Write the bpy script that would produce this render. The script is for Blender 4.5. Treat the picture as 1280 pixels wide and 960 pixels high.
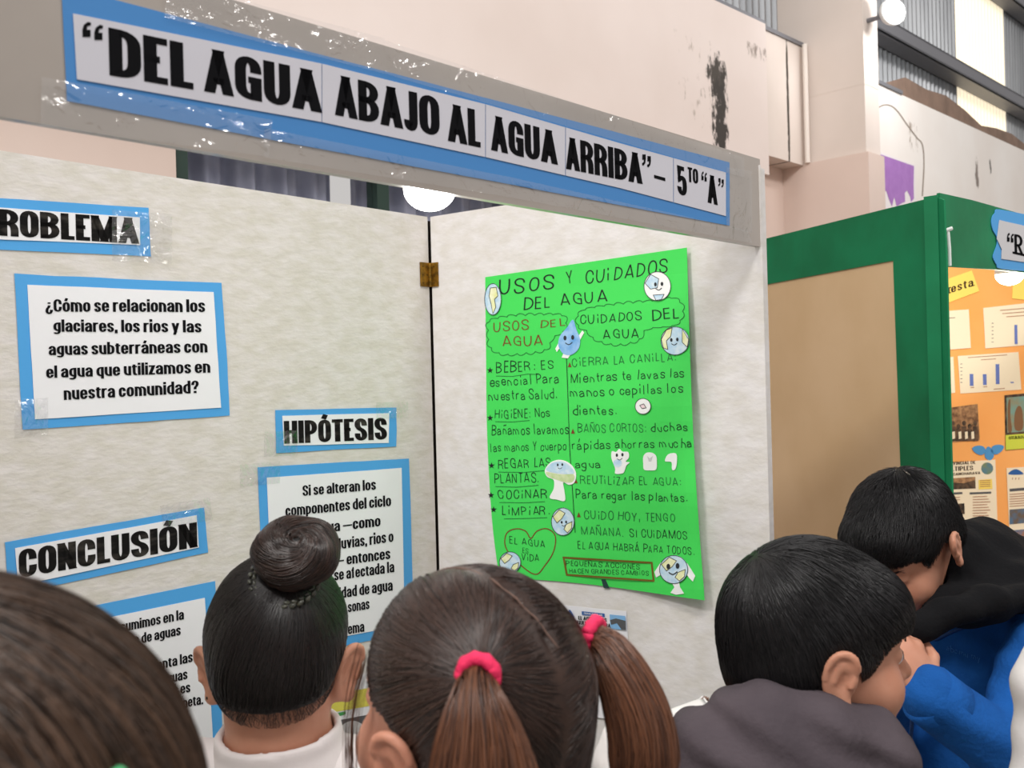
import bpy, bmesh, math, random
import numpy as np
from mathutils import Vector, Matrix

random.seed(7)
RNG = np.random.default_rng(7)
for o in list(bpy.data.objects):
    bpy.data.objects.remove(o)
SC = bpy.context.scene
COL = SC.collection

# ---------------------------------------------------------------- camera
F = 1180.0                       # focal length in pixels of the 1280 x 960 frame
ROLL = 0.026
CAM = np.array((0.0, 0.0, 1.5))
CR = np.array((math.cos(ROLL), 0, -math.sin(ROLL)))
CU = np.array((math.sin(ROLL), 0, math.cos(ROLL)))
CF = np.array((0.0, 1.0, 0.0))
cd = bpy.data.cameras.new('camera')
cam = bpy.data.objects.new('camera', cd)
COL.objects.link(cam)
cd.sensor_width = 36.0
cd.sensor_fit = 'HORIZONTAL'
cd.lens = 36.0 * F / 1280.0
cd.clip_start = 0.02
cam.matrix_world = Matrix(((CR[0], CU[0], 0, 0), (CR[1], CU[1], -1, 0), (CR[2], CU[2], 0, 1.5), (0, 0, 0, 1)))
cd.dof.use_dof = True
cd.dof.focus_distance = 1.55
cd.dof.aperture_fstop = 9.0
SC.camera = cam

# ---------------------------------------------------------------- world, big lights, exposure
SC.view_settings.view_transform = 'Standard'
SC.view_settings.look = 'None'
SC.view_settings.gamma = 1.0
SC.view_settings.use_curve_mapping = False
SC.view_settings.exposure = 0.0
w = bpy.data.worlds.new('world')
SC.world = w
w.use_nodes = True
bg = w.node_tree.nodes['Background']
bg.inputs[0].default_value = (1.0, 0.965, 0.94, 1)
bg.inputs[1].default_value = 0.62

def area(name, loc, target, size, sy, power, col=(1, .97, .94)):
    l = bpy.data.lights.new(name, 'AREA')
    l.shape = 'RECTANGLE'
    l.size = size
    l.size_y = sy
    l.energy = power
    l.color = col
    o = bpy.data.objects.new(name, l)
    COL.objects.link(o)
    o.location = loc
    o.rotation_euler = (Vector(target) - Vector(loc)).to_track_quat('-Z', 'Y').to_euler()
    return o
area('high_bay_light', (-0.3, -1.2, 4.9), (0.1, 1.6, 1.2), 1.2, 0.5, 90)
area('high_bay_light', (2.9, 0.6, 5.0), (2.5, 5.0, 2.4), 1.2, 0.5, 106)
area('high_bay_light', (-2.0, -0.8, 4.2), (-0.6, 2.6, 2.0), 1.0, 0.4, 62)  # unseen lamp, set lower and further forward as added fill for the left wall

# ---------------------------------------------------------------- pixel geometry helpers
def ray(px, py):
    px = np.asarray(px, float)
    py = np.asarray(py, float)
    return CF + ((px - 640) / F)[..., None] * CR - ((py - 480) / F)[..., None] * CU
def PX(px, py, d):
    return CAM + ray(px, py) * d

class Surf:
    """A vertical board face: origin, horizontal direction, normal to the viewer, offset field."""
    def __init__(s, o, du, off=None):
        s.o = np.array(o, float)
        s.du = np.array((du[0], du[1], 0.0))
        s.du /= np.linalg.norm(s.du)
        n = np.array((s.du[1], -s.du[0], 0.0))
        if np.dot(n, CAM - s.o) < 0:
            n = -n
        s.n = n
        s.off = off
    def uv(s, P):
        d = P - s.o
        return d @ s.du, d[..., 2]
    def hit(s, pts, e=0.0):
        pts = np.asarray(pts, float)
        R = ray(pts[..., 0], pts[..., 1])
        base = (s.o - CAM) @ s.n
        den = R @ s.n
        off = np.full(den.shape, float(e))
        for k in range(4 if s.off else 1):
            P = CAM + R * ((base + off) / den)[..., None]
            if s.off:
                u, v = s.uv(P)
                off = e + s.off(u, v)
        return P
    def at(s, u, z, e=0.0):
        p = s.o + s.du * u + s.n * e
        return np.array((p[0], p[1], z))

# ---------------------------------------------------------------- object helpers
def tag(o, label=None, cat=None, group=None, kind=None):
    if label: o['label'] = label
    if cat: o['category'] = cat
    if group: o['group'] = group
    if kind: o['kind'] = kind
    return o
def empty(name, loc, label=None, cat=None, group=None, kind=None):
    o = bpy.data.objects.new(name, None)
    o.empty_display_size = 0.05
    COL.objects.link(o)
    o.location = Vector([float(x) for x in loc])
    return tag(o, label, cat, group, kind)
def rootloc(p):
    v = Vector((0, 0, 0))
    while p is not None:
        v = v + p.location
        p = p.parent
    return np.array(v)
def mesh(name, verts, faces, m, parent=None, smooth=False, label=None, origin=None):
    verts = np.asarray(verts, float).reshape(-1, 3)
    if parent is not None:
        org = rootloc(parent)
    else:
        org = np.array(origin if origin is not None else (verts.min(0) + verts.max(0)) / 2)
    me = bpy.data.meshes.new(name)
    v = verts - org
    if isinstance(faces, np.ndarray):
        k = faces.shape[1]
        n = len(faces)
        me.vertices.add(len(v))
        me.vertices.foreach_set('co', v.astype(np.float32).ravel())
        me.loops.add(n * k)
        me.loops.foreach_set('vertex_index', faces.astype(np.int32).ravel())
        me.polygons.add(n)
        me.polygons.foreach_set('loop_start', (np.arange(n) * k).astype(np.int32))
        me.update(calc_edges=True)
        me.validate()
    else:
        me.from_pydata(v.tolist(), [], faces)
        me.update()
    for mm in (m if isinstance(m, (list, tuple)) else [m]):
        me.materials.append(mm)
    if smooth:
        me.polygons.foreach_set('use_smooth', [True] * len(me.polygons))
    o = bpy.data.objects.new(name, me)
    COL.objects.link(o)
    if parent is not None:
        o.parent = parent
    else:
        o.location = Vector(org.tolist())
    if label: o['label'] = label
    return o

class MB:
    """Collects primitives for ONE mesh object."""
    def __init__(s):
        s.v = []
        s.f = []
    def add(s, verts, faces):
        b = len(s.v)
        s.v += [tuple(map(float, p)) for p in verts]
        s.f += [tuple(i + b for i in f) for f in faces]
    def hexa(s, c):          # 8 corners: bottom 4 ring, top 4 ring
        s.add(c, [(0, 3, 2, 1), (4, 5, 6, 7), (0, 1, 5, 4), (1, 2, 6, 5), (2, 3, 7, 6), (3, 0, 4, 7)])
    def obox(s, o, ax, ay, x0, x1, y0, y1, z0, z1):
        o = np.array(o, float); ax = np.array(ax, float); ay = np.array(ay, float)
        c = []
        for z in (z0, z1):
            for x, y in ((x0, y0), (x1, y0), (x1, y1), (x0, y1)):
                p = o + ax * x + ay * y
                c.append((p[0], p[1], z))
        s.hexa(c)
    def tube(s, pts, r, seg=10, caps=True):
        pts = [np.array(p, float) for p in pts]
        n = len(pts)
        rr = r if hasattr(r, '__len__') else [r] * n
        T = [pts[min(i + 1, n - 1)] - pts[max(i - 1, 0)] for i in range(n)]
        up = np.array((0, 0, 1.0))
        t0 = T[0] / np.linalg.norm(T[0])
        if abs(t0[2]) > .9: up = np.array((1.0, 0, 0))
        a = np.cross(t0, up); a /= np.linalg.norm(a)
        vs = []
        for i in range(n):
            t = T[i] / (np.linalg.norm(T[i]) + 1e-12)
            a = a - t * np.dot(a, t); a /= np.linalg.norm(a)
            b = np.cross(t, a)
            for k in range(seg):
                q = 2 * math.pi * k / seg
                vs.append(pts[i] + (a * math.cos(q) + b * math.sin(q)) * rr[i])
        fs = []
        for i in range(n - 1):
            for k in range(seg):
                fs.append((i * seg + k, i * seg + (k + 1) % seg, (i + 1) * seg + (k + 1) % seg, (i + 1) * seg + k))
        if caps:
            fs.append(tuple(range(seg))[::-1])
            fs.append(tuple((n - 1) * seg + k for k in range(seg)))
        s.add(vs, fs)
    def lathe(s, c, axis, prof, seg=24):
        c = np.array(c, float); axis = np.array(axis, float); axis /= np.linalg.norm(axis)
        h = np.array((1.0, 0, 0)) if abs(axis[0]) < .8 else np.array((0, 1.0, 0))
        a = np.cross(axis, h); a /= np.linalg.norm(a)
        b = np.cross(axis, a)
        vs, fs = [], []
        for (r, t) in prof:
            for k in range(seg):
                q = 2 * math.pi * k / seg
                vs.append(c + axis * t + (a * math.cos(q) + b * math.sin(q)) * r)
        for i in range(len(prof) - 1):
            for k in range(seg):
                fs.append((i * seg + k, i * seg + (k + 1) % seg, (i + 1) * seg + (k + 1) % seg, (i + 1) * seg + k))
        fs.append(tuple(range(seg))[::-1])
        fs.append(tuple((len(prof) - 1) * seg + k for k in range(seg)))
        s.add(vs, fs)
    def build(s, name, m, parent=None, smooth=False, label=None, origin=None):
        return mesh(name, s.v, s.f, m, parent, smooth, label, origin)

# ---------------------------------------------------------------- materials
def lin(c):
    if isinstance(c, str):
        c = tuple(int(c[i:i + 2], 16) / 255 for i in (0, 2, 4))
    return tuple(x / 12.92 if x <= .04045 else ((x + .055) / 1.055) ** 2.4 for x in c)
MATS = {}
def mat(name, col, rough=.6, spec=.3, metal=0, var=None, vscale=8, bump=0, bscale=40, coat=0, emit=0, sss=0, stretch=None, detail=4, alpha=1, vlo=.35, vhi=.65):
    m = bpy.data.materials.new(name)
    m.use_nodes = True
    nt = m.node_tree
    b = nt.nodes['Principled BSDF']
    b.inputs['Base Color'].default_value = lin(col) + (1,)
    b.inputs['Roughness'].default_value = rough
    b.inputs['Specular IOR Level'].default_value = spec
    b.inputs['Metallic'].default_value = metal
    b.inputs['Alpha'].default_value = alpha
    if coat:
        b.inputs['Coat Weight'].default_value = coat
        b.inputs['Coat Roughness'].default_value = .12
    if sss:
        b.inputs['Subsurface Weight'].default_value = sss
        b.inputs['Subsurface Radius'].default_value = (.012, .005, .003)
        b.inputs['Subsurface Scale'].default_value = .5
    if emit:
        b.inputs['Emission Color'].default_value = lin(col) + (1,)
        b.inputs['Emission Strength'].default_value = emit
    tc = nt.nodes.new('ShaderNodeTexCoord')
    src = tc.outputs['Object']
    if stretch:
        mp = nt.nodes.new('ShaderNodeMapping')
        mp.inputs['Scale'].default_value = stretch
        nt.links.new(src, mp.inputs[0])
        src = mp.outputs[0]
    if var:
        n = nt.nodes.new('ShaderNodeTexNoise')
        n.inputs['Scale'].default_value = vscale
        n.inputs['Detail'].default_value = detail
        nt.links.new(src, n.inputs['Vector'])
        r = nt.nodes.new('ShaderNodeMapRange')
        r.inputs[1].default_value = vlo
        r.inputs[2].default_value = vhi
        nt.links.new(n.outputs[0], r.inputs[0])
        mx = nt.nodes.new('ShaderNodeMix')
        mx.data_type = 'RGBA'
        mx.inputs[6].default_value = lin(col) + (1,)
        mx.inputs[7].default_value = lin(var) + (1,)
        nt.links.new(r.outputs[0], mx.inputs[0])
        nt.links.new(mx.outputs[2], b.inputs['Base Color'])
    if bump:
        n2 = nt.nodes.new('ShaderNodeTexNoise')
        n2.inputs['Scale'].default_value = bscale
        n2.inputs['Detail'].default_value = 5
        nt.links.new(src, n2.inputs['Vector'])
        bp = nt.nodes.new('ShaderNodeBump')
        bp.inputs['Strength'].default_value = bump
        bp.inputs['Distance'].default_value = .004
        nt.links.new(n2.outputs[0], bp.inputs['Height'])
        nt.links.new(bp.outputs[0], b.inputs['Normal'])
    MATS[name] = m
    return m

M_panelL = mat('nonwoven_beige', 'd7d2cf', .8, .2, var='ccc7be', vscale=26, bump=.25, bscale=60, stretch=(1, 1, 2.2), detail=7)
M_panelR = mat('nonwoven_white', 'dfdcdb', .8, .2, var='d5d1cb', vscale=26, bump=.25, bscale=60, stretch=(1, 1, 1.6), detail=7)
M_gapShade = mat('gap_shade', '1d1916', .95, .0)  # near-black shade tone, only for the post added behind the hinge gap
M_blue = mat('blue_card', '4e9fdd', .6, .25, bump=.1, bscale=20)
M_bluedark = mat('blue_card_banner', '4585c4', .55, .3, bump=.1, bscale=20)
M_white = mat('white_paper', 'e6e6ea', .6, .25, bump=.25, bscale=18)
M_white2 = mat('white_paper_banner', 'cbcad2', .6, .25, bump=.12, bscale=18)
M_ink = mat('black_ink', '19191b', .8, .0)
M_inkfade = mat('black_ink_streaked', '1d1c1c', .8, .0, var='4a4642', vscale=60, stretch=(.3, .3, 1), vlo=.5, vhi=.75)
M_grey = mat('grey_wrapped_board', 'aaa199', .3, .4, bump=.15, bscale=12, coat=.35, var='9f968e', vscale=5)
M_green = mat('green_card', '44d85a', .55, .3, bump=.25, bscale=9)
M_marker = mat('dark_green_marker', '12321f', .6)
M_marker2 = mat('black_marker', '171a1c', .6)
M_markerG = mat('faded_green_marker', '1f6b35', .6)
M_markerR = mat('brown_red_marker', '7a3a22', .6)
M_olive = mat('olive_marker', '6f5a1c', .6)
M_brass = mat('aged_brass', 'a9802e', .35, .5, metal=.85, var='6f5420', vscale=70)
M_dgreen = mat('green_cloth', '128052', .65, .3, bump=.35, bscale=14, var='0f6f45', vscale=6)
M_cardb = mat('brown_cardboard', 'dcbf98', .75, .2, var='d4b68d', vscale=4, bump=.08)
M_orange = mat('orange_paper', 'f6b067', .6, .25, bump=.2, bscale=14, var='f4a75c', vscale=5)
M_cream = mat('cream_paper', 'efe2c6', .6)
M_yellow = mat('yellow_paper', 'f2d66a', .6)
M_labelw = mat('grey_white_label', 'c9c9cc', .6)

def tape_material():
    m = bpy.data.materials.new('clear_tape')
    m.use_nodes = True
    nt = m.node_tree
    nt.nodes.remove(nt.nodes['Principled BSDF'])
    out = nt.nodes['Material Output']
    tr = nt.nodes.new('ShaderNodeBsdfTransparent')
    gl = nt.nodes.new('ShaderNodeBsdfGlossy')
    gl.inputs['Roughness'].default_value = .12
    fr = nt.nodes.new('ShaderNodeValue')
    fr.outputs[0].default_value = .15
    n = nt.nodes.new('ShaderNodeTexNoise')
    n.inputs['Scale'].default_value = 26
    n.inputs['Detail'].default_value = 3
    n.inputs['Distortion'].default_value = 1.5
    tc = nt.nodes.new('ShaderNodeTexCoord')
    nt.links.new(tc.outputs['Object'], n.inputs['Vector'])
    bp = nt.nodes.new('ShaderNodeBump')
    bp.inputs['Strength'].default_value = .8
    bp.inputs['Distance'].default_value = .01
    nt.links.new(n.outputs[0], bp.inputs['Height'])
    nt.links.new(bp.outputs[0], gl.inputs['Normal'])
    mx = nt.nodes.new('ShaderNodeMixShader')
    nt.links.new(fr.outputs[0], mx.inputs[0])
    nt.links.new(tr.outputs[0], mx.inputs[1])
    nt.links.new(gl.outputs[0], mx.inputs[2])
    nt.links.new(mx.outputs[0], out.inputs[0])
    return m
M_tape = tape_material()

# ---------------------------------------------------------------- sheets, cut-outs, strokes on a Surf
def bil(c, nx, ny):
    c = np.array(c, float)                 # TL TR BR BL
    s = np.linspace(0, 1, nx + 1)[None, :, None]
    t = np.linspace(0, 1, ny + 1)[:, None, None]
    return (c[0] * (1 - s) + c[1] * s) * (1 - t) + (c[3] * (1 - s) + c[2] * s) * t
def slab(top, n, thick):
    ny, nx = top.shape[0] - 1, top.shape[1] - 1
    bot = top - n * thick
    V = np.concatenate([top.reshape(-1, 3), bot.reshape(-1, 3)])
    N = (nx + 1) * (ny + 1)
    I = lambda j, i: j * (nx + 1) + i
    f = []
    for j in range(ny):
        for i in range(nx):
            a = (I(j, i), I(j + 1, i), I(j + 1, i + 1), I(j, i + 1))
            f.append(a)
            f.append(tuple(x + N for x in a[::-1]))
    for i in range(nx):
        f.append((I(0, i), I(0, i + 1), I(0, i + 1) + N, I(0, i) + N))
        f.append((I(ny, i + 1), I(ny, i), I(ny, i) + N, I(ny, i + 1) + N))
    for j in range(ny):
        f.append((I(j + 1, 0), I(j, 0), I(j, 0) + N, I(j + 1, 0) + N))
        f.append((I(j, nx), I(j + 1, nx), I(j + 1, nx) + N, I(j, nx) + N))
    return V, f
def sheet(S, name, corners, m, parent, e=.001, thick=.0006, nx=8, ny=8, wob=0.0, edge=0.0, label=None):
    g = bil(corners, nx, ny)
    if edge:
        for k in (0, -1):
            g[k, :, 1] += edge * np.cumsum(RNG.normal(0, .5, nx + 1)) / 2
            g[:, k, 0] += edge * np.cumsum(RNG.normal(0, .5, ny + 1)) / 2
    P = S.hit(g, e)
    if wob:
        a = RNG.uniform(0, 6, 4)
        yy, xx = np.mgrid[0:ny + 1, 0:nx + 1]
        wv = (np.sin(xx * .9 + a[0]) * np.sin(yy * .8 + a[1]) + 1) * .5 * wob
        P = P + S.n * wv[..., None]
    V, f = slab(P, S.n, thick)
    return mesh(name, V, f, m, parent, label=label)
def cutout(S, name, pts, m, parent, e=.001, thick=.0006, label=None):
    P = S.hit(np.array(pts, float), e)
    n = len(P)
    V = np.concatenate([P, P - S.n * thick])
    f = [tuple(range(n)), tuple(range(2 * n - 1, n - 1, -1))] + [(i, (i + 1) % n, (i + 1) % n + n, i + n) for i in range(n)]
    return mesh(name, V, f, m, parent, label=label)
def ell(cx, cy, rx, ry, n=28, rot=0):
    return [(cx + rx * math.cos(a) * math.cos(rot) - ry * math.sin(a) * math.sin(rot), cy + rx * math.cos(a) * math.sin(rot) + ry * math.sin(a) * math.cos(rot)) for a in [2 * math.pi * i / n for i in range(n)]]

# ---------------------------------------------------------------- a stroke alphabet of our own
r = 1
GL = {
 'A': (.60, [[(0, 0), (.5, 1)], [(.5, 1), (1, 0)], [(.2, .25), (.8, .25)]]),
 'B': (.57, [[(0, 0), (0, 1), (.95, 1, r), (.95, .54, r), (0, .54)], [(0, .54), (1, .54, r), (1, 0, r), (0, 0)]]),
 'C': (.55, [[(1, .62), (1, 1, r), (0, 1, r), (0, 0, r), (1, 0, r), (1, .38)]]),
 'D': (.56, [[(0, 0), (1, 0, r), (1, 1, r), (0, 1), 'c']]),
 'E': (.42, [[(1, 1), (0, 1), (0, 0), (1, 0)], [(0, .52), (.92, .52)]]),
 'F': (.40, [[(1, 1), (0, 1), (0, 0)], [(0, .5), (.9, .5)]]),
 'G': (.56, [[(1, .66), (1, 1, r), (0, 1, r), (0, 0, r), (1, 0), (1, .46), (.5, .46)]]),
 'H': (.58, [[(0, 0), (0, 1)], [(1, 0), (1, 1)], [(0, .52), (1, .52)]]),
 'I': (0, [[(.5, 0), (.5, 1)]]),
 'J': (.38, [[(1, 1), (1, 0, r), (0, 0, r), (0, .22)]]),
 'L': (.40, [[(0, 1), (0, 0), (1, 0)]]),
 'M': (.76, [[(0, 0), (0, 1)], [(1, 0), (1, 1)], [(0, 1), (.5, 0)], [(.5, 0), (1, 1)]]),
 'N': (.56, [[(0, 0), (0, 1)], [(1, 0), (1, 1)], [(.02, 1), (.98, 0)]]),
 'O': (.56, [[(0, 0, r), (1, 0, r), (1, 1, r), (0, 1, r), 'c']]),
 'P': (.54, [[(0, 0), (0, 1), (1, 1, r), (1, .42, r), (0, .42)]]),
 'Q': (.56, [[(0, 0, r), (1, 0, r), (1, 1, r), (0, 1, r), 'c'], [(.6, .25), (1, -.05)]]),
 'R': (.57, [[(0, 0), (0, 1), (1, 1, r), (1, .48, r), (0, .48)], [(.5, .48), (1, .46, r), (1, 0)]]),
 'Я': (.6, [[(0, 0), (0, 1), (.9, 1, r), (.9, .46, r), (0, .46)], [(.42, .46), (1, 0)]]),
 'S': (.54, [[(1, .7), (1, 1, r), (0, 1, r), (0, .58, r), (1, .42, r), (1, 0, r), (0, 0, r), (0, .3)]]),
 'T': (.48, [[(0, 1), (1, 1)], [(.5, 0), (.5, 1)]]),
 'U': (.56, [[(0, 1), (0, 0, r), (1, 0, r), (1, 1)]]),
 'V': (.58, [[(0, 1), (.5, 0)], [(.5, 0), (1, 1)]]),
 'Y': (.54, [[(0, 1), (.5, .42)], [(1, 1), (.5, .42)], [(.5, .5), (.5, 0)]]),
 'Z': (.44, [[(0, 1), (1, 1), (0, 0), (1, 0)]]),
 '5': (.54, [[(.95, 1), (.02, 1), (0, .52), (.2, .62, r), (1, .62, r), (1, 0, r), (0, 0, r), (0, .24)]]),
 '“': (.46, [[(.0, .72), (.0, .86), (.14, 1)], [(.84, .72), (.84, .86), (1, 1)]]),
 '”': (.46, [[(.16, 1), (.16, .86), (0, .72)], [(1, 1), (1, .86), (.84, .72)]]),
 '–': (.42, [[(0, .42), (1, .42)]]), '—': (.8, [[(0, .42), (1, .42)]]),
 '.': (0, [[(.5, 0), (.5, .13)]]), ':': (0, [[(.5, .02), (.5, .15)], [(.5, .5), (.5, .63)]]),
 ',': (0, [[(.5, .15), (.5, 0), (.1, -.2)]]),
 '?': (.5, [[(0, .68), (0, 1, r), (1, 1, r), (1, .6, r), (.5, .48, r), (.5, .28)], [(.5, 0), (.5, .12)]]),
 '¿': (.5, [[(1, .1), (1, -.22, r), (0, -.22, r), (0, .2, r), (.5, .34, r), (.5, .5)], [(.5, .66), (.5, .78)]]),
 'a': (.5, [[(0, .7), (0, 1, r), (1, 1, r), (1, 0)], [(1, .58), (.5, .56), (0, .5, r), (0, 0, r), (.6, 0, r), (1, .2)]]),
 'b': (.5, [[(0, 2), (0, 0)], [(0, 0), (1, 0, r), (1, 1, r), (0, 1)]]),
 'c': (.48, [[(1, .62), (1, 1, r), (0, 1, r), (0, 0, r), (1, 0, r), (1, .38)]]),
 'd': (.5, [[(1, 2), (1, 0)], [(1, 0), (0, 0, r), (0, 1, r), (1, 1)]]),
 'e': (.5, [[(1, .3), (1, 0, r), (0, 0, r), (0, 1, r), (1, 1, r), (1, .5), (0, .5)]]),
 'f': (.34, [[(.95, 2), (.35, 2, r), (.35, 0)], [(0, 1), (.9, 1)]]),
 'g': (.5, [[(1, 1), (0, 1, r), (0, .08, r), (1, .08)], [(1, 1), (1, -1, r), (0, -1, r), (0, -.62)]]),
 'h': (.5, [[(0, 2), (0, 0)], [(0, 1), (1, 1, r), (1, 0)]]),
 'i': (0, [[(.5, 0), (.5, 1)], [(.5, 1.55), (.5, 2)]]), 'í': (0, [[(.5, 0), (.5, 1)], [(.3, 1.6), (1.2, 2.5)]]),
 'l': (0, [[(.5, 0), (.5, 2)]]),
 'm': (.78, [[(0, 0), (0, 1)], [(0, 1), (.5, 1, r), (.5, 0)], [(.5, 1), (1, 1, r), (1, 0)]]),
 'n': (.5, [[(0, 0), (0, 1)], [(0, 1), (1, 1, r), (1, 0)]]),
 'o': (.5, [[(0, 0, r), (1, 0, r), (1, 1, r), (0, 1, r), 'c']]),
 'p': (.5, [[(0, 1), (0, -1)], [(0, 0), (1, 0, r), (1, 1, r), (0, 1)]]),
 'q': (.5, [[(1, 1), (1, -1)], [(1, 0), (0, 0, r), (0, 1, r), (1, 1)]]),
 'r': (.36, [[(0, 1), (0, 0)], [(0, .72), (.3, 1, r), (1, 1)]]),
 's': (.46, [[(1, .72), (1, 1, r), (0, 1, r), (0, .58, r), (1, .42, r), (1, 0, r), (0, 0, r), (0, .28)]]),
 't': (.34, [[(.35, 1.7), (.35, 0, r), (1, 0)], [(0, 1), (1, 1)]]),
 'u': (.5, [[(0, 1), (0, 0, r), (1, 0)], [(1, 1), (1, 0)]]),
 'v': (.5, [[(0, 1), (.5, 0)], [(.5, 0), (1, 1)]]),
 'y': (.5, [[(0, 1), (.5, 0)], [(1, 1), (.3, -1)]]),
 'z': (.42, [[(0, 1), (1, 1), (0, 0), (1, 0)]]),
}
ACC = {'Ó': 'O', 'Á': 'A', 'á': 'a', 'ó': 'o', 'é': 'e', 'Ñ': 'N', 'ñ': 'n'}
for k, b in ACC.items():
    wd, st = GL[b]
    hi = (1.15, 1.75) if b.isupper() else (1.6, 2.5)
    if k in 'Ññ':
        a = hi[0] + .1
        ex = [(.1, a), (.35, a + .35, 1), (.65, a, 1), (.9, a + .35)]
    else:
        ex = [(.38, hi[0]), (.68, hi[1])]
    GL[k] = (wd, st + [ex])
LOWER = set('abcdefghijklmnopqrstuvwxyzáéíóúñ')

class Style:
    def __init__(s, wx, wy, xh, R, gap, space, jit=0.0, flat=True, wscale=1.0, desc=.2, serif=0.0):
        s.wx, s.wy, s.xh, s.R, s.gap, s.space, s.jit, s.flat, s.ws, s.desc, s.serif = wx, wy, xh, R, gap, space, jit, flat, wscale, desc, serif
HEAVY = Style(.235, .145, .77, .24, .045, .17)
HEAVYB = Style(.195, .125, .77, .24, .055, .2)
HAND = Style(.085, .085, .62, .5, .19, .36, jit=.032, flat=False, wscale=1.05, desc=.35)
SMALL = Style(.15, .13, .72, .3, .1, .3, flat=True)
SLAB = Style(.2, .11, .72, .3, .16, .3, serif=.16, wscale=1.15)

def fillet(pts, closed, R, seg=5):
    out = []
    n = len(pts)
    for i, p in enumerate(pts):
        q = np.array(p[:2])
        rr = len(p) > 2
        if not rr or (not closed and i in (0, n - 1)):
            out.append(q)
            continue
        A = np.array(pts[(i - 1) % n][:2])
        B = np.array(pts[(i + 1) % n][:2])
        la, lb = np.linalg.norm(A - q), np.linalg.norm(B - q)
        ka = .5 if len(pts[(i - 1) % n]) > 2 else .98
        kb = .5 if len(pts[(i + 1) % n]) > 2 else .98
        pa = q + (A - q) / (la + 1e-9) * min(R, la * ka)
        pb = q + (B - q) / (lb + 1e-9) * min(R, lb * kb)
        for k in range(seg + 1):
            t = k / seg
            # rounder than a plain quadratic
            c = q * .92 + (pa + pb) / 2 * .08
            out.append(pa * (1 - t) ** 2 + c * 2 * t * (1 - t) + pb * t * t)
    res = [out[0]]
    for p in out[1:]:
        if np.linalg.norm(p - res[-1]) > 1e-4:
            res.append(p)
    if closed and np.linalg.norm(res[0] - res[-1]) < 1e-4:
        res.pop()
    return np.array(res)
def ribbon(P, closed, wx, wy, flat=False, ends=(None, None)):
    n = len(P)
    if closed:
        d = np.roll(P, -1, 0) - P
    else:
        d = np.diff(P, axis=0)
    d = d / (np.linalg.norm(d, axis=1)[:, None] + 1e-12)
    nr = np.stack([-d[:, 1], d[:, 0]], 1)
    if closed:
        n1, n2 = np.roll(nr, 1, 0), nr
    else:
        n1 = np.concatenate([nr[:1], nr])
        n2 = np.concatenate([nr, nr[-1:]])
    m = (n1 + n2) / np.maximum(1 + (n1 * n2).sum(1), .35)[:, None]
    off = m * np.array((wx / 2, wy / 2))
    Lf, Rt = P + off, P - off
    if flat and not closed:
        for idx, dd in ((0, d[0]), (-1, d[-1])):
            e = ends[0 if idx == 0 else 1]
            if e is None:
                continue
            ax, val = e
            if abs(dd[ax]) < .3:
                continue
            for arr in (Lf, Rt):
                arr[idx] = arr[idx] + dd * (val - arr[idx][ax]) / dd[ax]
    quads = []
    V = np.empty((2 * n, 2))
    V[0::2] = Lf
    V[1::2] = Rt
    for i in range(n if closed else n - 1):
        j = (i + 1) % n
        quads.append((2 * i, 2 * i + 1, 2 * j + 1, 2 * j))
    return V, quads
def layout(text, st):
    """text -> (verts in cap-height units, quads, total width)"""
    x = 0.0
    AV, AQ, nb = [], [], 0
    for ch in text:
        if ch == ' ':
            x += st.space
            continue
        wd, strokes = GL[ch]
        W = max(wd * st.ws, st.wx)
        if st.jit and wd == 0: x += .07
        low = ch in LOWER
        def fy(y):
            if low:
                if y < 0: return (-st.desc + st.wy / 2) * (-y) + (1 + y) * st.wy / 2
                if y <= 1: return st.wy / 2 + y * (st.xh - st.wy)
                return st.xh - st.wy / 2 + (y - 1) * (1.02 - st.xh)
            if y > 1: return 1 - st.wy / 2 + (y - 1) * .32 + st.wy * .4
            return st.wy / 2 + y * (1 - st.wy)
        jx, jy, js = (RNG.normal(0, st.jit), RNG.normal(0, st.jit), 1 + RNG.normal(0, st.jit * 1.3)) if st.jit else (0, 0, 1)
        sh = RNG.normal(0, st.jit * 1.2) if st.jit else 0
        extra = []
        for s_ in strokes:
            closed = s_[-1] == 'c'
            pts = [q for q in s_ if q != 'c']
            fp = [((st.wx / 2 + q[0] * (W - st.wx)), fy(q[1])) + tuple(q[2:]) for q in pts]
            P = fillet(fp, closed, st.R)
            ends = [None, None]
            if not closed:
                for k, q, q2 in ((0, pts[0], pts[1]), (1, pts[-1], pts[-2])):
                    dx, dy = abs(q[0] - q2[0]) * W, abs(q[1] - q2[1])
                    if q[1] in (0, 1, 2, -1) and dy > dx * .8 and (low or q[1] in (0, 1)) and not (low and q[1] == 1 and q2[1] > 1):
                        up = q[1] > q2[1]
                        ends[k] = (1, fy(q[1]) + (st.wy / 2 if up else -st.wy / 2))
                        if st.serif and q[1] in (0, 1):
                            extra.append((fp[0 if k == 0 else -1][0], fy(q[1])))
                    elif q[0] in (0, 1) and dx > dy:
                        ends[k] = (0, (st.wx / 2 + q[0] * (W - st.wx)) + (st.wx / 2 if q[0] > q2[0] else -st.wx / 2))
            V, Q = ribbon(P, closed, st.wx, st.wy, st.flat, ends)
            AV.append(V * js + np.array((x + jx, jy)))
            AV[-1][:, 0] += sh * V[:, 1]
            AQ += [tuple(i + nb for i in q) for q in Q]
            nb += len(V)
        for (ex, ey) in extra:
            hw = st.wx / 2 + st.serif
            V = np.array([(ex - hw, ey - st.wy / 2), (ex + hw, ey - st.wy / 2), (ex + hw, ey + st.wy / 2), (ex - hw, ey + st.wy / 2)]) + (x, 0)
            AV.append(V)
            AQ.append((nb, nb + 1, nb + 2, nb + 3))
            nb += 4
        x += W + st.gap + (.07 if st.jit and wd == 0 else 0)
    return np.concatenate(AV), AQ, x - st.gap
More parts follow.
